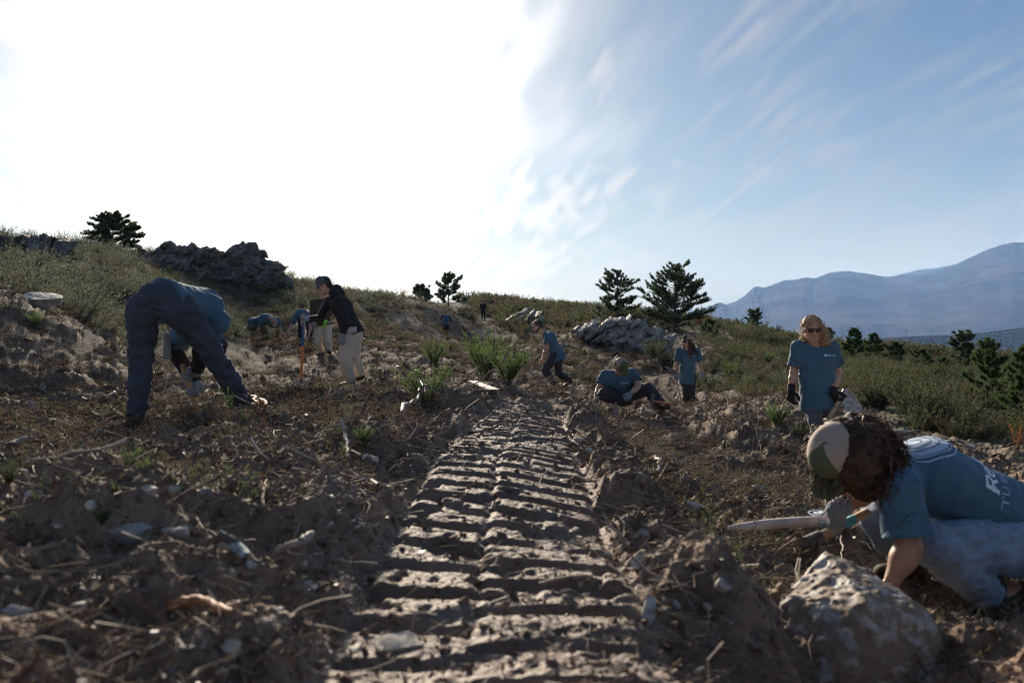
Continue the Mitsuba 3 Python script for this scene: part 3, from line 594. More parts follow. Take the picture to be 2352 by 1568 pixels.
plant_pine(258, 585, 42, 488, 'dense round-topped pine on the left skyline above the rock outcrop', [(0, .9), (.3, 1), (.55, .85), (.8, .5), (1, .2)], 1, .72, bare_=.05, n_br=60, ln=.17, wd=.016, sub=14, gap=.05, up=.3)
plant_pine(1030, 712, 75, 627, 'taller of the two pines on the far crest left of centre', OPEN, 2, .44, bare_=.2, n_br=44, ln=.26, wd=.028, sub=8, gap=.22)
plant_pine(968, 712, 70, 655, 'shorter bushy pine left of the taller one on the far crest', CONE, 3, .62, bare_=.05, n_br=34, ln=.25, wd=.026, sub=8, up=.9)
plant_pine(1418, 742, 70, 620, 'slender pine with open lower branches behind the pale rock outcrop', OPEN, 4, .47, bare_=.10, n_br=62, ln=.24, wd=.022, sub=10, gap=.2, lean=.0)
plant_pine(1550, 768, 60, 608, 'largest pine, full and broad, right of the pale rock outcrop', EGG, 5, .56, bare_=.08, n_br=84, ln=.23, wd=.020, sub=13, gap=.12)
plant_pine(1732, 766, 70, 713, 'small lone pine with a bare trunk foot on the right crest', UMBREL, 6, .40, bare_=.28, n_br=36, ln=.2, wd=.022, sub=9)
plant_pine(1628, 770, 50, 731, 'pine sapling between the largest pine and the lone pine', CONE, 7, .42, bare_=.04, n_br=20, ln=.2, wd=.018, sub=6, up=.9)
plant_pine(1375, 732, 66, 703, 'tiny sapling at the left foot of the slender pine', CONE, 17, .6, bare_=.04, n_br=14, ln=.2, wd=.018, sub=5, up=.9)
plant_pine(1960, 838, 44, 752, 'leftmost pine of the row beyond the blond woman', EGG, 8, .48, needle='young_needle', bare_=.03, n_br=56, ln=.17, wd=.014, sub=11)
plant_pine(2006, 842, 41, 762, 'second pine of the row beyond the blond woman', CONE, 9, .44, needle='young_needle', bare_=.03, n_br=48, ln=.17, wd=.014, sub=11)
plant_pine(2054, 846, 40, 784, 'third and lower pine of the row beyond the blond woman', EGG, 10, .6, needle='young_needle', bare_=.03, n_br=44, ln=.16, wd=.013, sub=10)
plant_pine(2118, 858, 40, 800, 'low bushy pine between the row and the umbrella-topped pine', EGG, 11, .66, needle='young_needle', bare_=.03, n_br=40, ln=.15, wd=.013, sub=10)
plant_pine(1903, 836, 45, 750, 'pine half hidden behind the head of the blond woman', CONE, 12, .40, bare_=.05, n_br=44, ln=.17, wd=.014, sub=9)
plant_pine(2212, 880, 38, 764, 'umbrella-topped pine with a visible trunk on the right slope', UMBREL, 13, .44, bare_=.2, n_br=64, ln=.16, wd=.013, sub=13)
plant_pine(2268, 968, 15, 770, 'young pine with upright candle shoots near the right edge', CONE, 14, .29, needle='young_needle', bare_=.03, n_br=64, ln=.10, wd=.0045, sub=12, up=1.0, needles=26)
plant_pine(2345, 1000, 12.5, 785, 'young pine cut off by the right edge of the frame', CONE, 15, .33, needle='young_needle', bare_=.03, n_br=64, ln=.10, wd=.0045, sub=12, up=1.0, needles=26)
plant_pine(2165, 880, 30, 818, 'low pine in front of the umbrella-topped pine', EGG, 16, .6, needle='young_needle', bare_=.02, n_br=40, ln=.12, wd=.010, sub=10)

# ------------------------------------------------------------------ shrubs: a few kinds, placed as instances
def leaves(rng, c, d, ln, wd):
    """One bent leaf of two triangles at each c pointing along d."""
    n = len(c); s = U(np.cross(d, rng.normal(0, 1, (n, 3)))); w = wd * rng.uniform(.7, 1.2, (n, 1)); l = ln * rng.uniform(.6, 1.2, (n, 1))
    up = np.cross(s, d)
    p = np.stack([c, c + d * l * .5 + s * w + up * l * .06, c + d * l - up * l * .10, c + d * l * .5 - s * w + up * l * .06], 1).reshape(-1, 3)
    b = np.arange(n)[:, None] * 4
    return TM(p, np.vstack([b + [0, 1, 2], b + [0, 2, 3]]))
_made = {}
def bush(*a, **k):
    key = str((a, k))
    if key not in _made: _made[key] = bush_(*a, **k)
    return tuple(m.copy() for m in _made[key])
def bush_(seed, n_stem, h, spread, per, ln, wd, leaf_up=0.8, from_=0.25, droop=0.0, wild=0.3, thick=.006):
    rng = np.random.default_rng(seed); st, c, d = [], [], []
    for _ in range(n_stem):
        a, l = rng.uniform(0, 2 * np.pi), h * rng.uniform(.55, 1.05); o = A(math.cos(a), math.sin(a), 0); k = rng.uniform(0, 1) ** .6 * spread
        s = np.linspace(0, 1, 4); b = o * rng.uniform(0, .12) * spread * h
        q = b + o * (k * l * s ** 1.2)[:, None] + np.stack([s * 0, s * 0, l * (s - droop * k * s ** 2)], 1) + rng.normal(0, .02 * h, (4, 3)) * s[:, None]
        st.append(tube(q, thick * h * (1.15 - s), 3, False))
        w = rng.uniform(from_, 1, per); p = np.stack([np.interp(w, s, q[:, z]) for z in range(3)], 1)
        t = U(q[-1] - q[0]); c.append(p); d.append(U(t * leaf_up + rng.normal(0, .55, (per, 3)) + [0, 0, wild]))
    return cat(st), leaves(rng, np.vstack(c), np.vstack(d), ln, wd)
def kind(name, leaf, *a, **k):
    st, lf = bush(*a, **k)
    scene['kind_' + name] = {'type': 'shapegroup', 'stems': ply(st, 'bark'), 'leaves': ply(lf, leaf)}
    return 'kind_' + name
ROCKROSE = [kind(f'rockrose_{i}', 'shrub_leaf', 40 + i, 52, 1.0, .95, 30, .065, .012, leaf_up=.5, droop=.35) for i in range(4)]
LUSH = [kind(f'lush_{i}', 'fresh_leaf', 50 + i, 42, 1.0, .75, 60, .065, .012, leaf_up=.6, from_=.2, droop=.25) for i in range(3)]
HEATH = [kind(f'heath_{i}', 'heath_leaf', 60 + i, 60, 1.0, .75, 34, .09, .010, from_=.1) for i in range(3)]
DRY = [kind(f'dry_{i}', 'dry_leaf', 70 + i, 50, 1.0, .8, 22, .10, .008, from_=.1) for i in range(2)]
OPENBUSH = [kind(f'open_{i}', 'shrub_leaf', 80 + i, 22, 1.0, .5, 26, .07, .012, from_=.35) for i in range(2)]
SPRIG = [kind(f'sprig_{i}', 'fresh_leaf', 90 + i, 7, 1.0, .7, 13, .22, .028, from_=.25) for i in range(3)]
RUST = [kind('rust', 'rusty_leaf', 99, 9, 1.0, .5, 16, .16, .02)]
def put(key, kind_, q, s, rot, sz=1.0, tilt=(0, 0)):
    scene[key] = {'type': 'instance', 'to_world': T().translate([float(v) for v in q]).rotate([1, 0, 0], tilt[0]).rotate([0, 1, 0], tilt[1]).rotate([0, 0, 1], rot).scale([s, s, s * sz]), 'shapegroup': {'type': 'ref', 'id': kind_}}
_rng = np.random.default_rng(5)
def shrub(px, py, hpx, kind_, label, cat_='shrub', name='shrub', wide=1.0, group=None, d=None):
    q = on_ground(px, py) if d is None else P(px, py, d)
    if d is not None: q[2] = G(q[0], q[1])
    h = hpx * q[1] / F
    k = thing(name, label, cat_, group); s = h * wide
    put(k, kind_, q - [0, 0, .03 * h], s, _rng.uniform(0, 360), 1 / wide)
shrub(1118, 872, 125, LUSH[0], 'tall light green young bush left of the track, left half of the big clump', wide=.85)
shrub(1165, 882, 105, LUSH[1], 'leafy green bush right next to the track, right half of the big clump', wide=.95)
shrub(1100, 840, 60, LUSH[2], 'lower green bush behind the big clump left of the track', wide=.9)
shrub(978, 945, 112, LUSH[1], 'bright green bush standing alone in front of the bare branches', wide=.95)
shrub(996, 840, 75, LUSH[2], 'thin green sapling bush behind the bright green bush', wide=.8)
shrub(1438, 925, 66, LUSH[0], 'green sprig bush in front of the sitting man', wide=.9)
shrub(1500, 830, 45, HEATH[0], 'green tussock right of the sitting man below the rocks', wide=1.3)
shrub(1532, 850, 50, HEATH[1], 'dark green tussock beside the woman with the long hair', wide=1.4)
shrub(1785, 980, 60, LUSH[0], 'grassy green sprout on the soil left of the blond woman', wide=1.1, name='seedling', cat_='plant')
shrub(1838, 1010, 36, LUSH[2], 'small green sprout just above the cap of the kneeling woman', wide=1.3, name='seedling', cat_='plant')
shrub(300, 1075, 52, SPRIG[0], 'green rosette plant on the left heap nearest the boot', name='seedling', cat_='plant')
shrub(330, 1092, 40, SPRIG[1], 'second green rosette plant on the left heap', name='seedling', cat_='plant')
shrub(265, 1140, 36, SPRIG[2], 'leaning green rosette lower on the left heap', name='seedling', cat_='plant')
shrub(400, 1150, 34, SPRIG[1], 'flat green leaves right of the leaning rosette', name='seedling', cat_='plant')
shrub(235, 1215, 48, LUSH[1], 'tuft of grass blades by the white split stone', name='grass_tuft', cat_='grass')
shrub(20, 1120, 55, HEATH[0], 'dark grass tuft on the heap at the left edge', name='grass_tuft', cat_='grass')
shrub(835, 1030, 44, LUSH[0], 'fresh green sprout on the heap left of the track', name='seedling', cat_='plant', wide=1.2)
shrub(780, 1010, 32, HEATH[1], 'grey green heather lying on the heap left of the track', wide=1.4)
shrub(525, 945, 52, SPRIG[2], 'leafy sprout between the legs of the bending man', name='seedling', cat_='plant', wide=.7)
shrub(80, 760, 45, LUSH[1], 'yellow green sprout on the left bank below the rock slab', name='seedling', cat_='plant')
shrub(2335, 1040, 60, RUST[0], 'rust coloured dead fern at the right edge behind the kneeling woman', name='dead_fern', cat_='dead plant', wide=.6)
shrub(800, 985, 55, OPENBUSH[0], 'thin twiggy weed in front of the beige trousers', name='seedling', cat_='plant', wide=.6)
# rockrose shrubs of the left slope, one by one
def slope_points(rng, n, x0, x1, d0, d1, gap):
    out = []
    while len(out) < n:
        px, d = rng.uniform(x0, x1), math.exp(rng.uniform(math.log(d0), math.log(d1))); p = P(px, 711, d)
        gap_ = gap * (0.7 + d / 40)
        if all((p[0] - q[0]) ** 2 + (p[1] - q[1]) ** 2 > gap_ ** 2 for q in out): out.append(p)
        elif rng.uniform() < .002: break
    return out
LEFT = lambda d: np.interp(d, [9, 14, 20, 28, 36, 50, 70], [330, 330, 470, 690, 800, 960, 1085])
def left_ok(p):
    px = p[0] / p[1] * F + 1176; return px < LEFT(p[1]) and p[1] > 11.6
for p in sorted([p for p in slope_points(_rng, 330, -200, 960, 10.2, 50, .62) if left_ok(p) and not (300 < p[0] / p[1] * F + 1176 < 665 and 25 < p[1] < 39)], key=lambda p: p[1])[:190]:
    px_ = p[0] / p[1] * F + 1176; w_ = ('low on the left slope' if p[1] < 16 else 'halfway up the left slope' if p[1] < 24 else 'high on the left slope below the skyline') + (' at the frame edge' if px_ < 180 else ' behind the bending man' if px_ < 520 else ' beyond the kneeling workers')
    k = thing('shrub', 'grey rockrose shrub ' + w_, 'shrub', 'rockrose shrubs ' + w_)
    p[2] = G(p[0], p[1]); put(k, ROCKROSE[_rng.integers(4)], p - [0, 0, .05], _rng.uniform(.6, .95), _rng.uniform(0, 360), _rng.uniform(.65, 1.05))
n_ = 0
for p in sorted([p for p in slope_points(_rng, 90, 1660, 2420, 11, 60, 1.1)], key=lambda p: p[1]):
    px_ = p[0] / p[1] * F + 1176
    if (px_ > 2010 or p[1] > 24) and n_ < 46:
        n_ += 1; w_ = ('near the right edge' if px_ > 2100 else 'beyond the blond woman' if px_ > 1800 else 'below the lone pine') + (' close by' if p[1] < 18 else ' halfway out' if p[1] < 32 else ' far out'); kk = _rng.integers(3)
        k = thing('bush', ('dark green', 'olive', 'fresh green')[kk] + ' bush in the heath ' + w_, 'shrub', ('dark green', 'olive', 'fresh green')[kk] + ' bushes in the heath ' + w_)
        p[2] = G(p[0], p[1]); put(k, (HEATH, ROCKROSE, LUSH)[kk][_rng.integers(3)], p - [0, 0, .05], _rng.uniform(.5, .95), _rng.uniform(0, 360), _rng.uniform(.6, .9))
for x, y, hh, dd in ((20, 560, 55, 26), (60, 552, 50, 27), (105, 548, 42, 28), (150, 560, 58, 29), (165, 566, 45, 27), (-10, 560, 60, 26), (125, 560, 50, 30)):
    shrub(x, y, hh, OPENBUSH[_rng.integers(2)], 'tall open twiggy shrub against the sky on the left skyline', group='tall shrubs on the left skyline', d=dd, wide=.7)
def right_ok(px, d, rng):
    x = (px - 1176) / F * d; w = math.sin(.9 * x + 1.7 * math.sin(.6 * d)) * math.sin(.8 * d + 1.3 * math.sin(1.1 * x + 2)) + .5 * math.sin(2.7 * x + 2 * math.sin(1.9 * d))
    if w < rng.uniform(-.8, .2): return False
    return (px > 1990 + rng.normal(0, 60) and d > 10.5 + rng.normal(0, 1) and not (px < 2100 and d < 13)) or (px > 1640 + rng.normal(0, 40) and d > 22 + rng.normal(0, 2)) or (px > 1870 and d > 15)
def light(name, leaf, n, *a, **k):
    return [kind(f'{name}_{i}', leaf, 300 + 17 * i, *a, **k) for i in range(n)]
ROSE_ = light('small_rose', 'shrub_leaf', 3, 16, 1.0, .95, 26, .085, .017, leaf_up=.5, droop=.3)
HEATH_ = light('small_heath', 'heath_leaf', 3, 15, 1.0, .8, 24, .14, .016, .8, .1)
DRY_ = light('small_dry', 'dry_leaf', 2, 14, 1.0, .8, 16, .15, .012, .8, .1)
LUSH_ = light('small_lush', 'fresh_leaf', 2, 12, 1.0, .5, 26, .11, .016, .9, .12)
FAR_ = light('far_heath', 'heath_leaf', 3, 8, 1.0, .9, 22, .22, .030, .8, .1) + light('far_dry', 'dry_leaf', 1, 8, 1.0, .9, 20, .22, .024, .8, .1)
BRUSH_ = light('brush', 'dry_leaf', 3, 9, 1.0, 1.1, 7, .15, .010, .8, .1)
MAT_ = light('mat', 'dry_leaf', 3, 18, 1.0, 1.3, 5, .13, .012, .9, .1, droop=.45, wild=0, thick=.013)
WEED_ = light('weed', 'heath_leaf', 2, 5, 1.0, .8, 11, .2, .03, .8, .1)
def cover(name, label, cat_, kinds, n, seed, test, d0, d1, x0, x1, s0, s1, zs=1.0):
    rng = np.random.default_rng(seed); i = 0
    q = scatter(rng, n, d0, d1, math.atan((x0 - 1176) / F), math.atan((x1 - 1176) / F))
    for p in q:
        px = p[0] / p[1] * F + 1176; d = p[1]
        if test(px, d, rng):
            i += 1; put(f'{name}__{i:03d}', kinds[rng.integers(len(kinds))], p - [0, 0, .03], rng.uniform(s0, s1) * (.75 + d / 80), rng.uniform(0, 360), zs * rng.uniform(.65, 1.3))
    tag(name, label, cat_, kind='stuff'); print(name, i)
clear = lambda px, d: not (abs(px - 1176) < 70 + 800 / d and d < 12)
cover('heath', 'low green heath covering the right slope', 'heath', HEATH_ * 3 + DRY_ * 2 + LUSH_[:1], 5000, 61, right_ok, 10, 75, 1600, 2560, .25, .55, .8)
cover('hill_scrub', 'low scrub covering the far hilltop behind the workers', 'scrub', FAR_, 4200, 62, lambda px, d, rng: (px > 1085 + rng.normal(0, 25) and d > 66 + rng.normal(0, 5) and not (1085 < px < 1150 and d < 82)) or px > 1700, 58, 175, 1060, 2450, .40, .85, .7)
cover('slope_scrub', 'scrub and young rockrose filling the left slope between the bigger shrubs', 'scrub', ROSE_ * 3 + HEATH_[:1] + DRY_[:1], 3200, 63, lambda px, d, rng: px < LEFT(d) + rng.normal(0, 25) and d > 11.8 and not (330 < px < 665 and 25 < d < 39), 10.5, 95, -260, 1120, .25, .6, .8)
cover('low_scrub', 'low rockrose scrub at the foot of the big rock outcrop', 'scrub', ROSE_ * 2 + HEATH_[:1] + DRY_[:1], 900, 67, lambda px, d, rng: 330 < px < 690 and px < LEFT(d) + 20 and (d < 27 or rng.uniform() < .5), 22, 38, 320, 700, .22, .42, .8)
cover('weeds', 'scattered small weeds sprouting from the churned soil', 'weeds', WEED_, 1100, 64, lambda px, d, rng: clear(px, d), 2.2, 60, -300, 2500, .06, .17, .8)
cover('brush_heap', 'dark heaps of cut brush on the far cleared slope', 'brush', FAR_[3:] + MAT_ * 2 + BRUSH_[:1] + FAR_[:1], 3600, 66, lambda px, d, rng: 560 < px < 1500 and not right_ok(px, d, rng), 22, 85, 560, 1500, .25, .6, .4)
cover('brush_mat', 'matted dark brush and roots lying over the cleared slope', 'brush', MAT_, 6500, 69, lambda px, d, rng: clear(px, d) and not right_ok(px, d, rng) and not (px < LEFT(d) - 20 and d > 12.3), 5, 60, -300, 2000, .16, .42, .45)
cover('cut_brush', 'cut dry brush lying over the churned ground', 'brush', BRUSH_, 3400, 65, lambda px, d, rng: clear(px, d) and not right_ok(px, d, rng), 3, 62, -300, 2000, .10, .36, .4)
# ------------------------------------------------------------------ people: smooth bodies from a signed distance field
class Field:
    def __init__(s, lo, hi, h):
        s.h = h; s.o = np.asarray(lo, float) - 3 * h; s.n = np.ceil((np.asarray(hi) - s.o) / h).astype(int) + 4
        s.a = np.full(s.n, 0.5, np.float32)
    def sub(s, lo, hi):
        i = np.clip(np.floor((lo - s.o) / s.h).astype(int), 0, s.n - 1); j = np.clip(np.ceil((hi - s.o) / s.h).astype(int) + 1, 1, s.n)
        ax = [s.o[k] + s.h * np.arange(i[k], j[k]) for k in range(3)]
        return tuple(slice(i[k], j[k]) for k in range(3)), ax[0][:, None, None], ax[1][None, :, None], ax[2][None, None, :]
    def put(s, sl, d, k, op):
        a = s.a[sl]
        if op == 'cut':
            s.a[sl] = np.maximum(a, -d); return
        if k <= 0:
            s.a[sl] = np.minimum(a, d); return
        h = np.maximum(k - np.abs(a - d), 0) / k; s.a[sl] = np.minimum(a, d) - h * h * k * 0.25
    def bone(s, a, b, ra, rb, k=0.03, flat=None, side=None, q=1.0, q2=None, op='add', flat2=False):
        """A tapered limb from a to b; side, q: its section is q times as deep as wide across side; flat: cut square at b."""
        a, b = np.asarray(a, float), np.asarray(b, float); R = max(ra, rb) + k + 2 * s.h; q2 = q if q2 is None else q2
        sl, X, Y, Z = s.sub(np.minimum(a, b) - R, np.maximum(a, b) + R)
        ba = b - a; L = ba @ ba + 1e-12; px, py, pz = X - a[0], Y - a[1], Z - a[2]
        tt = (px * ba[0] + py * ba[1] + pz * ba[2]) / L; t = np.clip(tt, 0, 1)
        qx, qy, qz = px - t * ba[0], py - t * ba[1], pz - t * ba[2]; r = ra + (rb - ra) * t
        if side is None: d = np.sqrt(qx * qx + qy * qy + qz * qz) - r
        else:
            w = side[0] * qx + side[1] * qy + side[2] * qz; qq = q + (q2 - q) * t
            n2 = np.maximum(qx * qx + qy * qy + qz * qz - w * w, 0)
            m = np.sqrt(w * w + n2 / (qq * qq) + 1e-12); d = (m - r) * np.clip(qq + 0.15, 0, 1)
        l = math.sqrt(L)
        if flat: d = np.maximum(d, (tt - 1) * l)
        if flat2: d = np.maximum(d, -tt * l)
        s.put(sl, d.astype(np.float32), k, op); return s
    def ball(s, c, r, axes=None, k=0.02, op='add'):
        c, r = np.asarray(c, float), np.asarray(r, float) * np.ones(3); R = r.max() + k + 2 * s.h
        sl, X, Y, Z = s.sub(c - R, c + R); p = (X - c[0], Y - c[1], Z - c[2]); ax = np.eye(3) if axes is None else axes
        u = [sum(ax[i][j] * p[j] for j in range(3)) / r[i] for i in range(3)]
        m = np.sqrt(sum(v * v for v in u)); g = np.sqrt(sum((v / r[i]) ** 2 for i, v in enumerate(u))) + 1e-9
        s.put(sl, (m * (m - 1) / g).astype(np.float32), k, op); return s
    def at(s, p):
        return map_coordinates(s.a, ((np.asarray(p) - s.o) / s.h).T, order=1, mode='nearest')
    def mesh(s):
        a, n = s.a, s.n; ins = a < 0
        c = [ins[i:n[0] - 1 + i, j:n[1] - 1 + j, k:n[2] - 1 + k] for i in (0, 1) for j in (0, 1) for k in (0, 1)]
        tot = sum(x.astype(np.int8) for x in c); act = (tot > 0) & (tot < 8); I = np.argwhere(act)
        vid = np.full(act.shape, -1, np.int32); vid[act] = np.arange(len(I))
        val = np.stack([a[I[:, 0] + i, I[:, 1] + j, I[:, 2] + k] for i in (0, 1) for j in (0, 1) for k in (0, 1)], 1)
        cor = np.array([[i, j, k] for i in (0, 1) for j in (0, 1) for k in (0, 1)], float)
        sm, ct = np.zeros((len(I), 3)), np.zeros((len(I), 1))
        for e0, e1 in ((0, 1), (2, 3), (4, 5), (6, 7), (0, 2), (1, 3), (4, 6), (5, 7), (0, 4), (1, 5), (2, 6), (3, 7)):
            x, y = val[:, e0], val[:, e1]; on = (x < 0) != (y < 0); t = np.where(on, x / np.where(on, x - y, 1), 0)[:, None]
            sm += on[:, None] * (cor[e0] + (cor[e1] - cor[e0]) * t); ct += on[:, None]
        V = s.o + s.h * (I + sm / ct); F_ = []
        for ax in range(3):
            sl0 = [slice(1, n[k] - 1) for k in range(3)]; sl0[ax] = slice(0, n[ax] - 1); sl1 = list(sl0); sl1[ax] = slice(1, n[ax])
            A0, A1 = ins[tuple(sl0)], ins[tuple(sl1)]; E = np.argwhere(A0 != A1); w = A0[tuple(E.T)]
            for k in range(3):
                if k != ax: E[:, k] += 1
            b, c_ = [k for k in range(3) if k != ax]; ids = []
            for db, dc in ((0, 0), (-1, 0), (-1, -1), (0, -1)):
                q = E.copy(); q[:, b] += db; q[:, c_] += dc; ids.append(vid[tuple(q.T)])
            qd = np.stack(ids, 1); fl = w if ax != 1 else ~w
            qd[fl] = qd[fl][:, ::-1]; F_.append(qd)
        q = np.vstack(F_); q = q[(q >= 0).all(1)]
        return TM(V, np.vstack([q[:, [0, 2, 1]], q[:, [0, 3, 2]]]))
def folds(m, amp, freq, seed, stretch=(1, 1, 1)):
    """Cloth folds: noise along the normals."""
    n = m.vertex_normals; p = m.vertices * np.array(stretch) * freq
    w = meshkit.fbm(p * 0.5, 2, seed + 3) * 2.0
    k = 1 - 2 * np.abs(meshkit.fbm(p + w[:, None], 2, seed) - 0.5); j = meshkit.fbm(p * 2.3, 2, seed + 9) - 0.5
    return TM(m.vertices + n * (amp * (1.6 * (k - 0.78) + 0.6 * j))[:, None], m.faces)
def bounds(pts, m): p = np.array(pts); return p.min(0) - m, p.max(0) + m
def lerp(a, b, t): return np.asarray(a) + (np.asarray(b) - np.asarray(a)) * t

def hand_bones(wr, f, th, right, curl=0.4, s=1.0):
    """Palm and five fingers: f along the palm, th towards the thumb; returns (a, b, ra, rb) bones."""
    f = U(f); th = U(th - f * (th @ f)); n = np.cross(th, f) if right else np.cross(f, th); out = []
    for j, w in enumerate((.030, .010, -.010, -.029)):
        k = (.092, .096, .092, .084)[j]; b = wr + f * k * s + th * w * s
        out.append((wr + f * .018 * s + th * w * .62 * s, b, .0145 * s, .0125 * s)); L = (.072, .080, .074, .058)[j] * s; p, ang = b, curl * .35
        for q, (fr, r0, r1) in enumerate(((.44, .0105, .0095), (.31, .0095, .0088), (.25, .0088, .0075))):
            ang += curl * (.75, .95, .7)[q] * (1 + .08 * j); d = f * math.cos(ang) + n * math.sin(ang) + th * (.06 - .04 * j) * (1 - curl)
            e = p + U(d) * L * fr; out.append((p, e, r0 * s, r1 * s)); p = e
    b = wr + f * .028 * s + th * .026 * s; e = b + U(f * .62 + th * .72 + n * (.25 + .5 * curl)) * .042 * s
    g = e + U(f * (.8 - .2 * curl) + th * (.35 - .5 * curl) + n * (.2 + .8 * curl)) * .034 * s; h = g + U(f * .75 + th * (.1 - .4 * curl) + n * (.2 + .8 * curl)) * .026 * s
    return out + [(b, e, .0155 * s, .0125 * s), (e, g, .0122 * s, .0108 * s), (g, h, .0105 * s, .0085 * s)]
def grip(point, axis, f, right, s=1.0):
    """The wrist of a hand closed round a handle at point, thumb along axis."""
    f = U(f - U(axis) * (f @ U(axis))); n = np.cross(U(axis), f) if right else np.cross(f, U(axis))
    return np.asarray(point) - f * .088 * s - n * .030 * s, f, U(axis)

def head_shapes(F_, c, f, u, r, s=1.0, k=0.018):
    g = lambda a, b, d: c + (f * a + u * b + r * d) * s; ax = (r, f, u)
    F_.ball(g(-.012, .030, 0), A(.076, .096, .085) * s, ax, k); F_.ball(g(.022, -.030, 0), A(.060, .066, .085) * s, ax, k)
    F_.bone(g(.060, -.098, .010), g(.060, -.098, -.010), .020 * s, .020 * s, k)
    for d in (1, -1):
        F_.bone(g(-.005, -.062, .052 * d), g(.045, -.092, .026 * d), .020 * s, .018 * s, k)
        F_.ball(g(.055, -.022, .036 * d), A(.022, .02, .018) * s, ax, k); F_.ball(g(-.008, -.008, .077 * d), A(.010, .020, .031) * s, ax, .006)
        F_.ball(g(.094, .004, .032 * d), A(.018, .012, .012) * s, ax, .004, 'cut')
    F_.bone(g(.080, .020, .036), g(.080, .020, -.036), .012 * s, .012 * s, .012)
    F_.bone(g(.088, .006, 0), g(.110, -.034, 0), .009 * s, .0135 * s, .008)
    for d in (1, -1): F_.ball(g(.096, -.037, .013 * d), .009 * s, None, .006)
    F_.bone(g(.086, -.062, .020), g(.086, -.062, -.020), .008 * s, .008 * s, .005); F_.bone(g(.085, -.073, .016), g(.085, -.073, -.016), .0085 * s, .0085 * s, .005)

def cap_meshes(c, f, u, r, s=1.0, split=1.15, fall=0.0):
    """Baseball cap: crown front, crown back, peak, button."""
    n, m = 48, 14; th = np.linspace(-np.pi, np.pi, n + 1); v = np.linspace(0, 1, m)
    def crown(t0, t1, nn, grow=0.0):
        t = np.linspace(t0, t1, nn); tt, vv = np.meshgrid(t, v, indexing='ij')
        seam = 1 - .012 * np.exp(-((((tt + np.pi / 6) % (np.pi / 3)) - np.pi / 6) / .05) ** 2)
        rad = np.cos(vv * np.pi / 2) ** .55 * seam; hh = .108 * np.sin(vv * np.pi / 2) ** 1.05
        p = c + s * ((np.cos(tt) * rad * (.108 + grow) - .012)[..., None] * f + (np.sin(tt) * rad * (.086 + grow))[..., None] * r + (hh + .020 + .012 * np.cos(tt))[..., None] * u)
        i, j = np.meshgrid(np.arange(nn - 1), np.arange(m - 1), indexing='ij'); q = np.stack([i * m + j, (i + 1) * m + j, (i + 1) * m + j + 1, i * m + j + 1], -1).reshape(-1, 4)
        return TM(p.reshape(-1, 3), np.vstack([q[:, [0, 1, 2]], q[:, [0, 2, 3]]]))
    back = [crown(split, np.pi, 20), crown(-np.pi, -split, 20)]; front = crown(-split, split, 26, .0008)
    a = np.linspace(-1.12, 1.12, 21); k = np.linspace(0, 1, 7); aa, kk = np.meshgrid(a, k, indexing='ij')
    x = np.cos(aa) * .106 - .012; y = np.sin(aa) * .088; ext = .075 * np.cos(aa * .95) ** .5 * kk
    p = lambda dz: c + s * ((x + ext)[..., None] * f + (y * (1 - .05 * kk))[..., None] * r + (.030 - .30 * ext * (.6 + fall) - 2.2 * y ** 2 * (.5 + kk) + dz)[..., None] * u)
    i, j = np.meshgrid(np.arange(20), np.arange(6), indexing='ij'); q = np.stack([i * 7 + j, i * 7 + j + 1, (i + 1) * 7 + j + 1, (i + 1) * 7 + j], -1).reshape(-1, 4); q3 = np.vstack([q[:, [0, 1, 2]], q[:, [0, 2, 3]]])
    peak = cat([TM(p(0).reshape(-1, 3), q3), TM(p(-.004 * s).reshape(-1, 3), q3[:, ::-1])])
    btn = trimesh.creation.icosphere(2, .008 * s); btn.apply_translation(c + s * (u * .130 - f * .012))
    return front, cat(back), peak, btn

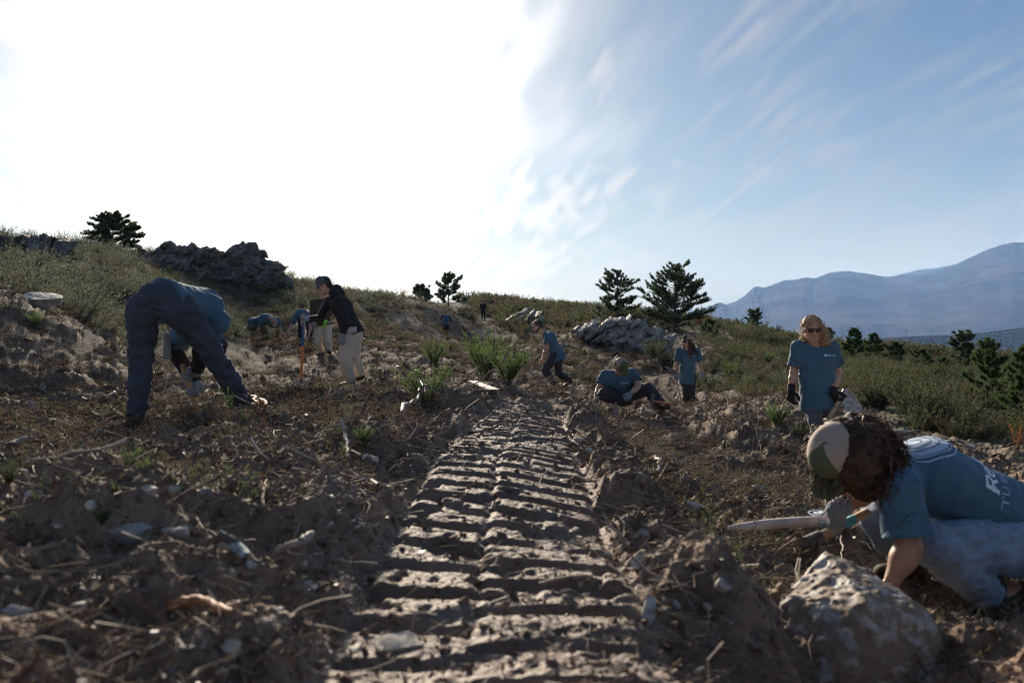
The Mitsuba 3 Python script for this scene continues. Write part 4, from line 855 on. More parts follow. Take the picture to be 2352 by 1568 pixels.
def person(label, J, h=.012, name='person', skin='skin', shirt=None, legs=None, boots='boot_leather', gloves=None, cuff=None, cap=None, split=1.0, waist=.22, hair=None, glasses=None, beard=None, s=1.0, girth=1.0, curls=(.5, .5), thumbs=(None, None),
           hands=(None, None), sleeve=1.0, long_sleeve=False, hem=.28, hem_dir=None, loose=.022, leg_r=1.0, eyes=False, seed=1, fold=.007, hand_h=.0045, under=True, head_s=1.0, bare_fwd=(None, None)):
    key = thing(name, label, 'person'); g = girth * s; J = {k: np.asarray(v, float) for k, v in J.items()}
    f, u, r = basis(J['f'], J['u']); c = J['head']; sh = U(J['shR'] - J['shL']); hp = U(J['hipR'] - J['hipL'])
    pel, ch, nk = J['pel'], J['chest'], J['neck']; mid = lerp(pel, ch, .45); tor = U(pel - ch)
    hb = {}
    for i, S in enumerate('LR'):
        fd = hands[i] if hands[i] is not None else J['wr' + S] - J['el' + S]; td = thumbs[i] if thumbs[i] is not None else f * .8 + A(0, 0, .3)
        hb[S] = hand_bones(J['wr' + S], np.asarray(fd, float), np.asarray(td, float), S == 'R', curls[i], s)
    tips = [b[1] for S in 'LR' for b in hb[S]]
    pts = [pel, ch, nk, c + u * .14, c - f * .1, c + f * .13] + [J[k + S] for k in ('sh', 'el', 'wr', 'hip', 'kn', 'an', 'toe') for S in 'LR'] + tips
    lo, hi = bounds(pts, .13 * s)
    B = Field(lo, hi, h)
    B.bone(pel, mid, .150 * g, .132 * g, .03, side=hp, q=.70).bone(mid, ch, .132 * g, .155 * g, .04, side=sh, q=.72).bone(ch, lerp(ch, nk, .8), .155 * g, .075 * g, .04, side=sh, q=.66)
    for S in 'LR':
        B.bone(lerp(ch, nk, .55), J['sh' + S], .058 * g, .052 * g, .04).bone(J['sh' + S], J['el' + S], .050 * g, .039 * g, .03)
        B.bone(J['el' + S], lerp(J['el' + S], J['wr' + S], .35), .039 * g, .041 * g, .02).bone(lerp(J['el' + S], J['wr' + S], .35), J['wr' + S], .041 * g, .026 * g, .02)
        B.bone(J['hip' + S], J['kn' + S], .083 * g, .054 * g, .04).bone(J['kn' + S], lerp(J['kn' + S], J['an' + S], .35), .053 * g, .054 * g, .02).bone(lerp(J['kn' + S], J['an' + S], .35), J['an' + S], .054 * g, .034 * g, .02)
        B.bone(J['an' + S], J['toe' + S], .036 * s, .026 * s, .02)
        for a, b, ra, rb in hb[S]: B.bone(a, b, ra * (.9 if gloves else 1), rb * (.9 if gloves else 1), .006)
    B.bone(lerp(ch, nk, .7), c - u * .05 - f * .012, .056 * g, .050 * s, .03)
    head_shapes(B, c, f, u, r, head_s * s)
    scene[key] = ply(B.mesh(), skin, smooth=True)
    if shirt:
        lo2, hi2 = bounds([pel + tor * .3, ch, nk, J['shL'], J['shR'], J['elL'], J['elR']] + ([J['wrL'], J['wrR']] if long_sleeve else []), .17 * s); S_ = Field(lo2, hi2, h)
        hm = pel + tor * hem * .5 if hem_dir is None else pel + np.asarray(hem_dir)
        S_.bone(mid, hm, (.140 * g + loose), (.162 * g + loose * 1.25), .04, flat=True, side=hp, q=.74, q2=.92 if hem > .28 else .76).bone(mid, ch, .138 * g + loose, .160 * g + loose * .8, .04, side=sh, q=.74).bone(ch, lerp(ch, nk, .82), .160 * g + loose * .8, .070 * g, .045, side=sh, q=.66)
        for i, S in enumerate('LR'):
            S_.bone(lerp(ch, nk, .55), J['sh' + S], .066 * g, .066 * g, .045)
            if long_sleeve:
                S_.bone(J['sh' + S], J['el' + S], .067 * g, .054 * g, .035).bone(J['el' + S], lerp(J['el' + S], J['wr' + S], .94), .054 * g, .040 * g, .02, flat=True)
            else:
                e = lerp(J['sh' + S], J['el' + S], .72 * sleeve); S_.bone(J['sh' + S], e, .066 * g, .082 * g, .035, flat=True)
                dd = U(e - J['sh' + S]); S_.bone(e - dd * .05, e + dd * .03, .070 * g, .074 * g, 0, op='cut')
        J['_shirt'], J['_mesh'] = S_, folds(S_.mesh(), fold, 11, seed)
        part(key, 'shirt', J['_mesh'], shirt, smooth=True)
    if legs:
        lo2, hi2 = bounds([pel, mid, J['hipL'], J['hipR'], J['knL'], J['knR'], J['anL'], J['anR']], .17 * s); L_ = Field(lo2, hi2, h)
        L_.bone(lerp(pel, ch, waist), pel, .146 * g, .160 * g, .03, side=hp, q=.74)
        for S in 'LR':
            k, a, hh = J['kn' + S], J['an' + S], J['hip' + S]
            L_.ball(lerp(hh, pel, .3) + U(np.cross(hp, tor)) * .0, .115 * g, None, .04)
            L_.bone(hh, k, .106 * g * leg_r, .074 * g * leg_r, .035).bone(k, lerp(k, a, .4), (.071) * g * leg_r, .070 * g * leg_r, .02).bone(lerp(k, a, .4), lerp(k, a, .96), .070 * g * leg_r, .060 * g * leg_r, .02, flat=True)
        part(key, 'trousers', folds(L_.mesh(), fold * 1.5, 10, seed + 4, (1, 1, 1.4)), legs, smooth=True)
    if boots:
        for S in 'LR':
            a, t = J['an' + S], J['toe' + S]; d = U(t - a); lo2, hi2 = bounds([a, t, a - d * .06], .09 * s); K = Field(lo2, hi2, min(h, .010)); dn = A(0, 0, -.035 * s)
            sd = U(np.cross(d, A(0, 0, 1)) + 1e-6); K.bone(a + A(0, 0, .05), a + dn * .6, .050 * s, .047 * s, .02).bone(a - d * .035 + dn, t, .043 * s, .040 * s, .025, side=sd, q=.8)
            part(key, 'boot', K.mesh(), boots, smooth=True)
    if gloves:
        for i, S in enumerate('LR'):
            gl = gloves if isinstance(gloves, str) else gloves[i]
            if not gl: continue
            w, e = J['wr' + S], J['el' + S]; lo2, hi2 = bounds([q for b in hb[S] for q in b[:2]] + [w], .06 * s); K = Field(lo2, hi2, hand_h)
            for a, b, ra, rb in hb[S]: K.bone(a, b, ra + .0022, rb + .0022, .005)
            K.bone(w + U(w - e) * .02, w + U(e - w) * .035, .034 * s, .036 * s, .012, flat=True)
            part(key, 'glove', folds(K.mesh(), .0016, 50, seed + i), gl, smooth=True)
            if cuff:
                lo2, hi2 = bounds([w], .09); K = Field(lo2, hi2, hand_h); d = U(e - w); K.bone(w + d * .034, w + d * .045, .0375 * s, .0375 * s, 0, flat=True, flat2=True)
                part(key, 'cuff', K.mesh(), cuff, smooth=40)
    if hair: hair(key, c, f, u, r, head_s * s)
    if cap:
        fr, bk, pk, bt = cap_meshes(c + u * .012, f, u, r, head_s * s * 1.02, split)
        q = part(key, 'cap', fr, cap[0], True); part(q, 'crown_back', bk, cap[1], True); part(q, 'peak', pk, cap[0], True); part(q, 'button', bt, cap[0], True)
    g_ = lambda a, b, d: c + (f * a + u * b + r * d) * s * head_s
    if eyes:
        for d in (1, -1):
            m = trimesh.creation.icosphere(2, .0105 * s); m.apply_translation(g_(.082, .004, .032 * d)); part(key, 'eye', m, 'dark_eye', True)
    if glasses:
        off, lens, frame = glasses; sg = None
        for d in (1, -1):
            a = np.linspace(0, 2 * np.pi, 20, endpoint=False); w = np.sign(np.cos(a)) * np.abs(np.cos(a)) ** .7 * .029; hgt = np.sign(np.sin(a)) * np.abs(np.sin(a)) ** .7 * .021
            q = np.array([g_(off[0] + dz - .15 * (abs(.034 + x)) , off[1] + y, d * (.034 + x)) for dz in (0, .003) for x, y in zip(w, hgt)])
            part(key, 'lens', hull(q), lens, False)
            tb = tube([g_(off[0] - .008, off[1] + .012, .064 * d), g_(off[0] - .05, off[1] + .010, .079 * d), g_(-.005, off[1] + .004, .080 * d)], .0035 * s, 6)
            if sg is None: sg = [tb]
            else: sg.append(tb)
        sg.append(tube([g_(off[0] - .002, off[1] + .008, .012), g_(off[0] + .006, off[1] + .009, 0), g_(off[0] - .002, off[1] + .008, -.012)], .004 * s, 6))
        part(key, 'spectacle_frame', cat(sg), frame, True)
    if beard:
        lo2, hi2 = bounds([c], .16 * s); K = Field(lo2, hi2, .008)
        K.bone(g_(.066, -.104, .012), g_(.066, -.104, -.012), .024, .024, .02)
        for d in (1, -1): K.bone(g_(.0, -.05, .062 * d), g_(.05, -.096, .030 * d), .017, .021, .02)
        K.bone(g_(.084, -.052, .022), g_(.084, -.052, -.022), .0085, .0085, .01)
        part(key, 'beard', folds(K.mesh(), .003, 60, 2), beard, True)
    return key, J

def scalp(col, strands=0, back=0.0, seed=1, full=1.0, lenf=None):
    """Short or tied-up hair close to the skull."""
    def make(key, c, f, u, r, s):
        lo, hi = bounds([c], .20); K = Field(lo, hi, .008); g = lambda a, b, d: c + (f * a + u * b + r * d) * s
        K.ball(g(-.026, .040, 0), A(.086, .098, .090) * s * full, (r, f, u), .02); K.ball(g(-.055, -.02, 0), A(.066, .055, .075) * s, (r, f, u), .03)
        m = K.mesh(); fp = (m.vertices - c) @ np.stack([f, u, r], 1)
        part(key, 'hair', folds(m, .010, 26, seed), col, True)
    return make
def locks(key, roots, dirs, n_seg, length, rad, col, rng, gravity, curl, name='hair_strands', sides=3, turn=24.0):
    ms = []
    for q, d in zip(roots, dirs):
        L = length * rng.uniform(.6, 1.15); p = [q]; v = U(d); w0 = rng.uniform(0, 6.28); a = U(np.cross(v, rng.normal(0, 1, 3))); b = np.cross(v, a); cr = curl * rng.uniform(.5, 1.3)
        for i in range(n_seg):
            v = U(v + A(0, 0, -gravity / n_seg) + rng.normal(0, .10, 3)); t = i / n_seg * turn * L
            p.append(p[-1] + v * L / n_seg + (a * math.cos(w0 + t) + b * math.sin(w0 + t)) * cr * (L / n_seg))
        ms.append(tube(p, rad * rng.uniform(.6, 1.2) * np.linspace(1.1, .35, len(p)), sides, False))
    return part(key, name, cat(ms), col, True)
def tool(label, a, b, r0, r1, wood, name, cat_, bends=0.0):
    """A handle from a to b; the head follows as parts."""
    k = thing(name, label, cat_); t = np.linspace(0, 1, 9)[:, None]; a, b = np.asarray(a), np.asarray(b)
    p = a + (b - a) * t + np.sin(t * np.pi) * A(0, 0, bends); part(k, 'handle', tube(p, np.linspace(r0, r1, 9), 10), wood, 40); return k
def blade(k, c, along, across, l, w, th, steel='worn_steel', round_=.5, dish=.12, name='blade'):
    """A shovel or hoe plate starting at c, running along, spread across."""
    along, across = U(along), U(across - U(along) * (across @ U(along))); n = np.cross(along, across); s = np.linspace(0, 1, 9); x = np.linspace(-1, 1, 9); S, X = np.meshgrid(s, x, indexing='ij')
    wd = w * .5 * np.minimum(1, .62 + 2.2 * S) * np.where(S > round_, np.sqrt(np.clip(1 - ((S - round_) / (1.0001 - round_)) ** 2 * .8, 0, 1)), 1)
    p = c + (S * l)[..., None] * along + (X * wd)[..., None] * across
    top = p + n * (dish * w * X ** 2)[..., None]; bot = top - n * th; i, j = np.meshgrid(np.arange(8), np.arange(8), indexing='ij')
    q = np.stack([i * 9 + j, i * 9 + j + 1, (i + 1) * 9 + j + 1, (i + 1) * 9 + j], -1).reshape(-1, 4); q3 = np.vstack([q[:, [0, 1, 2]], q[:, [0, 2, 3]]])
    rim = [k_ for k_ in range(9)] + [k_ * 9 + 8 for k_ in range(1, 9)] + [72 + k_ for k_ in range(7, -1, -1)] + [k_ * 9 for k_ in range(7, 0, -1)]
    V = np.vstack([top.reshape(-1, 3), bot.reshape(-1, 3)]); R = np.array(rim); R2 = np.roll(R, -1)
    return part(k, name, TM(V, np.vstack([q3, q3[:, ::-1] + 81, np.stack([R, R + 81, R2], 1), np.stack([R2, R + 81, R2 + 81], 1)])), steel)
def pick_head(k, c, along, l0, l1, r, steel='rusty_steel', flat=None, droop=0.1):
    """Mattock head: a point one way, a flat blade the other."""
    along = U(along); s = np.linspace(-l0, l1, 13); dn = flat if flat is not None else A(0, 0, -1)
    p = c + along * s[:, None] + dn * (droop * (s / max(l0, l1)) ** 2 * max(l0, l1) * 2)[:, None]
    return part(k, 'head', tube(p, np.interp(s, [-l0, -.03, 0, .03, l1], [r * .35, r, r * 1.25, r, r * .8]), 8), steel, 40)
# ------------------------------------------------------------------ the workers
def at(d):
    return lambda px, py, dd=0.0: P(px, py, d + dd)
def foot(D, px, py, toe, dd=0.0, up=.085):
    """Ankle and toe of a foot standing on the ground; toe: its heading and length."""
    q = D(px, py, dd); q[2] = G(q[0], q[1]) + up; t = q + np.asarray(toe, float); t[2] = G(t[0], t[1]) + .03; return q, t
CAP = ('olive_cloth', 'tan_mesh')
rng_ = np.random.default_rng(77)

# 1. the man bending over a mattock in the left foreground
D = at(5.7)
aL, tL = foot(D, 315, 975, (-.05, .20, 0)); aR, tR = foot(D, 562, 945, (.12, .19, 0), .45)
gr = D(428, 866, .45); ge = D(461, 962, .62); ax = U(gr - ge)
wR, fR, tRh = grip(gr, ax, A(-.2, .3, -1), True); wL, fL, tLh = grip(gr - ax * .13, ax, A(.2, -.2, -1), False)
man, J = person('person in navy trousers bending far over with legs apart, left foreground', dict(pel=D(368, 690, .0), chest=D(462, 706, .36), neck=D(486, 752, .50), head=D(480, 800, .60), f=(-.1, -.2, -1), u=(.55, .65, -.55),
    shL=D(436, 728, .58), elL=D(400, 806, .62), wrL=wL, shR=D(503, 738, .26), elR=D(462, 806, .36), wrR=wR, hipL=D(330, 716, .02), hipR=D(420, 716, .02), knL=D(323, 838, .05), knR=D(505, 838, .22), anL=aL, anR=aR, toeL=tL, toeR=tR),
    h=.010, shirt='blue_cotton', long_sleeve=False, sleeve=1.2, hem=.02, waist=.05, legs='navy_cloth', gloves='grey_glove', hands=(fL, fR), thumbs=(tLh, tRh), curls=(1.0, 1.0), girth=1.0, leg_r=.98, loose=.026, hair=scalp('dark_hair'), seed=3, fold=.014)
for S, lbl in (('L', None), ('R', None)):
    K = Field(*bounds([J['el' + S], J['wr' + S], J['sh' + S]], .12), .010); K.bone(lerp(J['sh' + S], J['el' + S], .55), J['el' + S], .058, .056, .02).bone(J['el' + S], lerp(J['el' + S], J['wr' + S], .92), .056, .046, .02, flat=True)
    part(man, 'sleeve', folds(K.mesh(), .006, 12, 4), 'black_cloth', True)
K = Field(*bounds([D(384, 762, .45), D(390, 826, .5)], .1), .008); K.bone(D(383, 766, .45), D(384, 824, .5), .022, .034, .01, flat=True, side=A(1, 0, 0), q=.45); part(man, 'cloth_strip', K.mesh(), 'grey_glove', True)
k = tool('wooden mattock held by the bending man, its blade in the soil', gr + ax * .10, ge, .017, .021, 'handle_wood', 'mattock', 'tool'); pick_head(k, ge, A(.8, -.2, -.35), .17, .16, .026, 'worn_steel')

# 2. the person in the dark jacket with the orange shovel
D = at(13.0)
aL, tL = foot(D, 806, 876, (-.17, -.1, 0), -.05); aR, tR = foot(D, 827, 874, (-.17, -.04, 0), .22)
st, sb = D(697, 741, -.35), D(691, 898, -.45); sb[2] = G(sb[0], sb[1]) + .06
wR, fR, tRh = grip(st + A(0, 0, -.02), A(-.1, -1, .1), A(-.7, 0, -.5), True)
person('person in black jacket, grey cap and beige trousers leaning on a shovel', dict(pel=D(808, 757), chest=D(783, 700), neck=D(767, 672), head=D(744, 656, -.03), f=(-.85, -.28, -.45), u=(-.38, -.1, .9),
    shL=D(779, 690, -.18), elL=D(794, 742, -.24), wrL=D(786, 768, -.26), shR=D(757, 690, .17), elR=D(733, 732, -.05), wrR=wR, hipL=D(806, 762, -.09), hipR=D(812, 762, .10), knL=D(791, 822, -.12), knR=D(812, 822, .12), anL=aL, anR=aR, toeL=tL, toeR=tR),
    h=.012, shirt='black_cloth', long_sleeve=True, loose=.04, hem=.16, legs='beige_cloth', leg_r=1.2, gloves='grey_glove', hands=((-.02, 0, -1), fR), thumbs=(A(-1, 0, 0), tRh), curls=(.45, .9), cap=('grey_cloth', 'grey_cloth'), hair=scalp('dark_hair'), girth=1.06, seed=5, eyes=True, fold=.009)
K = Field(*bounds([D(765, 674)], .22), .010); K.bone(D(766, 668, .06), D(770, 676, -.08), .085, .085, .03); K.bone(D(774, 664, .03), D(779, 676, .03), .07, .09, .03)
part('person_001', 'hood', folds(K.mesh(), .010, 14, 3), 'black_cloth', True)
k = thing('shovel', 'shovel with blue and orange handle standing upright in front of the black jacket', 'tool'); mdl = lerp(st, sb, .37)
part(k, 'handle', tube([mdl, sb], [.021, .021], 10), 'orange_paint', 40, 'orange lower half of the handle'); part(k, 'handle', tube([st, mdl], [.020, .0215], 10), 'blue_paint', 40, 'blue upper half of the handle')
part(k, 'grip', tube([st + A(-.0, -.06, .01), st + A(0, .06, .01)], .018, 8), 'handle_wood', 40); part(k, 'socket', tube([lerp(mdl, sb, .8), sb + A(0, 0, -.02)], [.024, .03], 8), 'rusty_steel', 40)
blade(k, sb + A(0, 0, .10), A(-.02, -.12, -1), A(1, -.1, 0), .20, .20, .004)

# 3. the person half hidden behind, one lime green glove
D = at(20.0)
aL, tL = foot(D, 757, 823, (.02, -.2, 0)); aR, tR = foot(D, 737, 827, (-.03, -.2, 0), .1)
person('person in brown jacket with a lime green glove, mostly hidden behind the shovel holder', dict(pel=D(742, 740), chest=D(737, 703), neck=D(738, 683), head=D(741, 664, -.05), f=(.2, -.9, -.5), u=(.05, -.3, .9),
    shL=D(756, 693), elL=D(757, 720, -.05), wrL=D(749, 737, -.14), shR=D(718, 694), elR=D(717, 722), wrR=D(720, 742, -.1), hipL=D(750, 742), hipR=D(734, 742), knL=D(754, 782, -.05), knR=D(731, 785, -.03), anL=aL, anR=aR, toeL=tL, toeR=tR),
    h=.014, shirt='brown_cloth', long_sleeve=True, loose=.035, hem=.14, legs='beige_cloth', leg_r=1.15, gloves=('lime_glove', 'grey_glove'), hands=((-.1, -.2, -1), None), curls=(.5, .5), hair=scalp('brown_hair'), seed=7)

# 4, 5. two workers on hands and knees at the foot of the left slope
D = at(24.0)
q = lambda px, py, dd=0.0, up=.05: (lambda p: A(p[0], p[1], G(p[0], p[1]) + up))(P(px, py, 24 + dd))
person('person in blue shirt and tan cap kneeling on all fours, left of the other', dict(pel=D(589, 741, .35), chest=D(611, 732, .0), neck=D(623, 731, -.12), head=D(629, 738, -.22), f=(.25, -.45, -.9), u=(.3, -.85, .35),
    shR=D(601, 733, -.02), elR=D(592, 759, -.1), wrR=q(601, 774, -.15, .07), shL=D(637, 735, .0), elL=D(645, 757, -.1), wrL=q(641, 774, -.2, .07), hipL=D(602, 748, .35), hipR=D(583, 748, .3), knL=q(617, 772, .15, .09), knR=q(566, 772, .25, .09), anL=q(592, 770, .6, .08), anR=q(556, 766, .65, .08), toeL=q(588, 768, .8, .06), toeR=q(552, 764, .85, .06)),
    h=.014, shirt='blue_cotton', hem=.3, legs='khaki_cloth', cap=('tan_mesh', 'tan_mesh'), hair=scalp('brown_hair'), hands=((0, -.8, -.6), (0, -.8, -.6)), thumbs=(A(-1, 0, 0), A(1, 0, 0)), curls=(.3, .3), seed=8, girth=1.08)
D = at(24.5)
q = lambda px, py, dd=0.0, up=.05: (lambda p: A(p[0], p[1], G(p[0], p[1]) + up))(P(px, py, 24.5 + dd))
person('person in blue shirt crouching with straight arms, just left of the upright shovel', dict(pel=D(700, 722, .42), chest=D(693, 720, .02), neck=D(694, 722, -.1), head=D(697, 730, -.2), f=(0, -.35, -.95), u=(.05, -.9, .3),
    shR=D(679, 727, .0), elR=D(667, 752, -.08), wrR=q(655, 773, -.12, .07), shL=D(708, 728, .0), elL=D(713, 752, -.05), wrL=q(709, 771, -.1, .07), hipL=D(708, 730, .42), hipR=D(693, 730, .42), knL=q(712, 766, .2, .12), knR=q(690, 766, .2, .12), anL=q(708, 768, .6, .08), anR=q(692, 768, .6, .08), toeL=q(708, 768, .75, .05), toeR=q(692, 768, .75, .05)),
    h=.014, shirt='blue_cotton', hem=.25, legs='black_cloth', cap=('tan_mesh', 'tan_mesh'), hair=scalp('brown_hair'), gloves=(None, 'grey_glove'), hands=((.1, -.6, -.8), (-.5, -.4, -.8)), thumbs=(A(-1, 0, 0), A(1, 0, 0)), curls=(.3, .3), seed=9)

# 6, 7. two far figures walking up the crest
D = at(58.0)
aL, tL = foot(D, 1021, 768, (-.03, .2, 0)); aR, tR = foot(D, 1027, 768, (.03, .2, 0), .1)
person('far person seen from behind in blue shirt over black sleeves, one hand raised', dict(pel=D(1024, 744), chest=D(1025, 731), neck=D(1025, 721.5), head=D(1024, 715.5), f=(-.5, .85, 0), u=(0, 0, 1),
    shL=D(1018.5, 725), elL=D(1013, 731, .05), wrL=D(1016, 722, .15), shR=D(1031.5, 725), elR=D(1035, 735), wrR=D(1038, 743), hipL=D(1021, 747), hipR=D(1027.5, 747), knL=D(1021, 758), knR=D(1027, 758), anL=aL, anR=aR, toeL=tL, toeR=tR),
    h=.017, shirt='blue_cotton', sleeve=.9, hem=.2, legs='black_cloth', hair=scalp('blond_hair', full=1.12), seed=10, curls=(.4, .4))
for S in 'LR':
    jl = {'L': (D(1018.5, 725), D(1013, 731, .05), D(1016, 722, .15)), 'R': (D(1031.5, 725), D(1035, 735), D(1038, 743))}[S]
    K = Field(*bounds(jl, .12), .017); K.bone(lerp(jl[0], jl[1], .5), jl[1], .058, .055, .02).bone(jl[1], lerp(jl[1], jl[2], .9), .055, .045, .02, flat=True); part('person_005', 'sleeve', K.mesh(), 'black_cloth', True)
D = at(78.0)
aL, tL = foot(D, 1113, 735, (.03, -.2, 0)); aR, tR = foot(D, 1107, 735, (-.02, -.2, 0), .1)
person('farthest person, all in black, standing on the crest with head bowed', dict(pel=D(1110, 711.5), chest=D(1110.5, 702.5), neck=D(1109.5, 696), head=D(1108, 691.5, -.08), f=(-.3, -.8, -.55), u=(-.1, -.5, .85),
    shL=D(1115.5, 698), elL=D(1117, 706), wrL=D(1114.5, 711, -.15), shR=D(1104.5, 698.5), elR=D(1103.5, 706.5), wrR=D(1104.5, 713, -.1), hipL=D(1112.5, 714), hipR=D(1107.5, 714), knL=D(1113, 724), knR=D(1107, 724), anL=aL, anR=aR, toeL=tL, toeR=tR),
    h=.019, shirt='black_cloth', long_sleeve=True, hem=.2, legs='black_cloth', hair=scalp('dark_hair', full=1.1), seed=11)

# 8. the man striding with a hoe
D = at(18.8)
aL, tL = foot(D, 1272, 886, (-.19, -.05, 0), -.1); aR, tR = foot(D, 1309, 897, (-.17, -.07, 0), .05, up=.11)
ht, hb_ = D(1220.5, 764, -.35), D(1222, 858, -.40); hb_[2] = max(hb_[2], G(hb_[0], hb_[1]) + .05); axh = U(ht - hb_)
wL, fL, tLh = grip(lerp(ht, hb_, .33), axh, A(-1, -.25, 0), False)
wRr = D(1247, 824, .05)
person('man with dark beard striding bent forward with a hoe, sunglasses pushed up on his head', dict(pel=D(1277, 812), chest=D(1262, 775), neck=D(1247, 762), head=D(1233, 749, -.03), f=(-.92, -.38, -.32), u=(-.32, 0, .95),
    shL=D(1258, 773, -.18), elL=D(1257, 799, -.25), wrL=wL, shR=D(1256, 773, .18), elR=D(1254, 803, .22), wrR=wRr, hipL=D(1274, 817, -.09), hipR=D(1282, 817, .10), knL=D(1252, 850, -.12), knR=D(1282, 856, .10), anL=aL, anR=aR, toeL=tL, toeR=tR),
    h=.011, shirt='blue_cotton', loose=.028, hem=.30, sleeve=1.0, legs='charcoal_cloth', hair=scalp('dark_hair'), beard='dark_hair', eyes=True, hands=(fL, (-.3, -.1, -1)), thumbs=(tLh, A(-1, 0, 0)), curls=(1.0, .7), seed=12, glasses=((.098, .062), 'blue_lens', 'dark_eye'), girth=1.04, fold=.009)
k = tool('long wooden hoe held upright by the bearded man', ht, hb_, .018, .020, 'handle_wood', 'hoe', 'tool'); part(k, 'socket', tube([lerp(ht, hb_, .9), hb_], [.025, .028], 8), 'worn_steel', 40); blade(k, hb_ + A(0, 0, .01), A(1, -.15, -.12), A(.15, 1, 0), .17, .14, .005)

# 9. the man sitting on the soil
D = at(12.7)
q = lambda px, py, dd=0.0, up=.05: (lambda p: A(p[0], p[1], G(p[0], p[1]) + up))(P(px, py, 12.7 + dd))
wR9, wL9 = D(1368, 921, -.25), D(1449, 903, -.35); wR9[2] = max(wR9[2], G(wR9[0], wR9[1]) + .07)
a9, t9 = D(1519, 930, -.35), D(1534, 935, -.55); a9[2] = max(a9[2], G(*a9[:2]) + .07); t9[2] = max(t9[2], G(*t9[:2]) + .05)
p9, J9 = person('man in tan cap sitting on the soil with one leg stretched out', dict(pel=D(1424, 902, .12), chest=D(1420, 872, -.03), neck=D(1422, 855, -.12), head=D(1426, 843, -.22), f=(.35, -.55, -.75), u=(.15, -.75, .65),
    shR=D(1391, 861, -.05), elR=D(1375, 893, -.08), wrR=wR9, shL=D(1451, 858, -.05), elL=D(1467, 886, -.12), wrL=wL9, hipR=D(1410, 905, .08), hipL=D(1440, 903, .06), knR=D(1387, 905, -.28), anR=D(1432, 922, -.12), toeR=D(1448, 924, -.22), knL=D(1489, 893, -.12), anL=a9, toeL=t9),
    h=.011, shirt='blue_cotton', loose=.028, hem=.1, sleeve=.95, legs='charcoal_cloth', leg_r=1.12, cap=CAP, hair=scalp('brown_hair'), gloves='grey_glove', hands=((-.45, -.6, -.5), (-.2, -.4, -.9)), thumbs=(A(-.8, -.3, .3), A(1, 0, .2)), curls=(.7, .35), girth=1.1, seed=13, fold=.009)
k = thing('hand_trowel', 'small pale hand trowel stuck in the soil before the sitting man', 'tool'); c = q(1415, 918, -.5, .02); part(k, 'handle', tube([c + A(-.01, 0, .10), c + A(0, 0, .17)], [.016, .019], 8), 'pale_wood', 40); blade(k, c + A(-.005, 0, .11), A(.05, 0, -1), A(1, 0, 0), .15, .07, .003)
k = thing('mattock', 'mattock with orange-brown handle lying beside the stretched leg of the sitting man', 'tool'); c0, c1 = D(1498, 921, -.75), D(1541, 928, -.85)
for c in (c0, c1): c[2] = max(c[2], G(c[0], c[1]) + .03)
part(k, 'handle', tube([c0, c1], [.018, .021], 8), 'orange_wood', 40); pick_head(k, c0, A(.2, .3, 1), .10, .12, .022)

# 10. the woman with long brown hair and cap
D = at(19.5)
aL, tL = foot(D, 1590, 934, (-.04, -.2, 0), -.1); aR, tR = foot(D, 1577, 934, (-.06, -.2, 0), .1)
wp = D(1551, 868, -.12); hb2 = D(1569, 936, -.45); axw = U(wp - hb2)
wR, fR, tRh = grip(wp, axw, A(-.1, -.2, -1), True)
def long_hair(key, c, f, u, r, s):
    rg = np.random.default_rng(3); g = lambda a, b, d: c + (f * a + u * b + r * d) * s
    lo, hi = bounds([c, g(-.05, -.36, 0)], .22); K = Field(lo, hi, .010); K.ball(g(-.03, .02, 0), A(.088, .09, .088), (r, f, u), .02)
    for d in (1, -1): K.bone(g(-.03, .0, .07 * d), g(.03, -.33, .10 * d), .038, .048, .03)
    K.bone(g(-.07, 0, 0), g(-.08, -.34, 0), .07, .085, .03, side=r, q=.6)
    part(key, 'hair', folds(K.mesh(), .010, 24, 5, (1, 1, .3)), 'auburn_hair', True)
    n = 110; a = rg.uniform(0.9, 5.38, n); rt = np.array([g(math.cos(x) * .08 - .02, rg.uniform(-.06, .02), math.sin(x) * .082) for x in a]); dr_ = np.array([U(r * math.sin(x) * .5 - u + f * math.cos(x) * .2) for x in a])
    locks(key, rt, dr_, 7, .34, .006, 'auburn_hair', rg, .3, .12)
p10, J10 = person('woman in olive cap and sunglasses with long brown hair carrying a shovel downhill', dict(pel=D(1579, 860), chest=D(1580, 822), neck=D(1580, 801), head=D(1578, 783, -.03), f=(-.85, -.5, -.12), u=(-.06, -.03, 1),
    shR=D(1559, 804), elR=D(1552, 838, .02), wrR=wR, shL=D(1602, 804), elL=D(1609, 838), wrL=D(1613, 858, -.05), hipR=D(1572, 865), hipL=D(1589, 865), knR=D(1575, 900, -.06), knL=D(1590, 900, -.12), anL=aL, anR=aR, toeL=tL, toeR=tR),
    h=.011, shirt='blue_cotton', loose=.032, hem=.42, sleeve=1.05, legs='charcoal_cloth', cap=CAP, hair=long_hair, gloves='grey_glove', hands=(None, fR), thumbs=(A(-.6, -.6, 0), tRh), curls=(.35, 1.0), girth=.94, seed=14, glasses=((.098, .006), 'dark_lens', 'dark_eye'), fold=.009)
k = tool('shovel with pale handle pointing down, carried by the woman with the long brown hair', wp + axw * .10, hb2, .018, .018, 'handle_wood', 'shovel', 'tool'); part(k, 'socket', tube([wp + axw * .08, wp + axw * .2], [.022, .026], 8), 'rusty_steel', 40); blade(k, wp + axw * .18 + A(-.02, .03, -.04), axw + A(-.4, .5, -.2), A(-.8, -.6, 0), .22, .17, .005, 'rusty_steel')

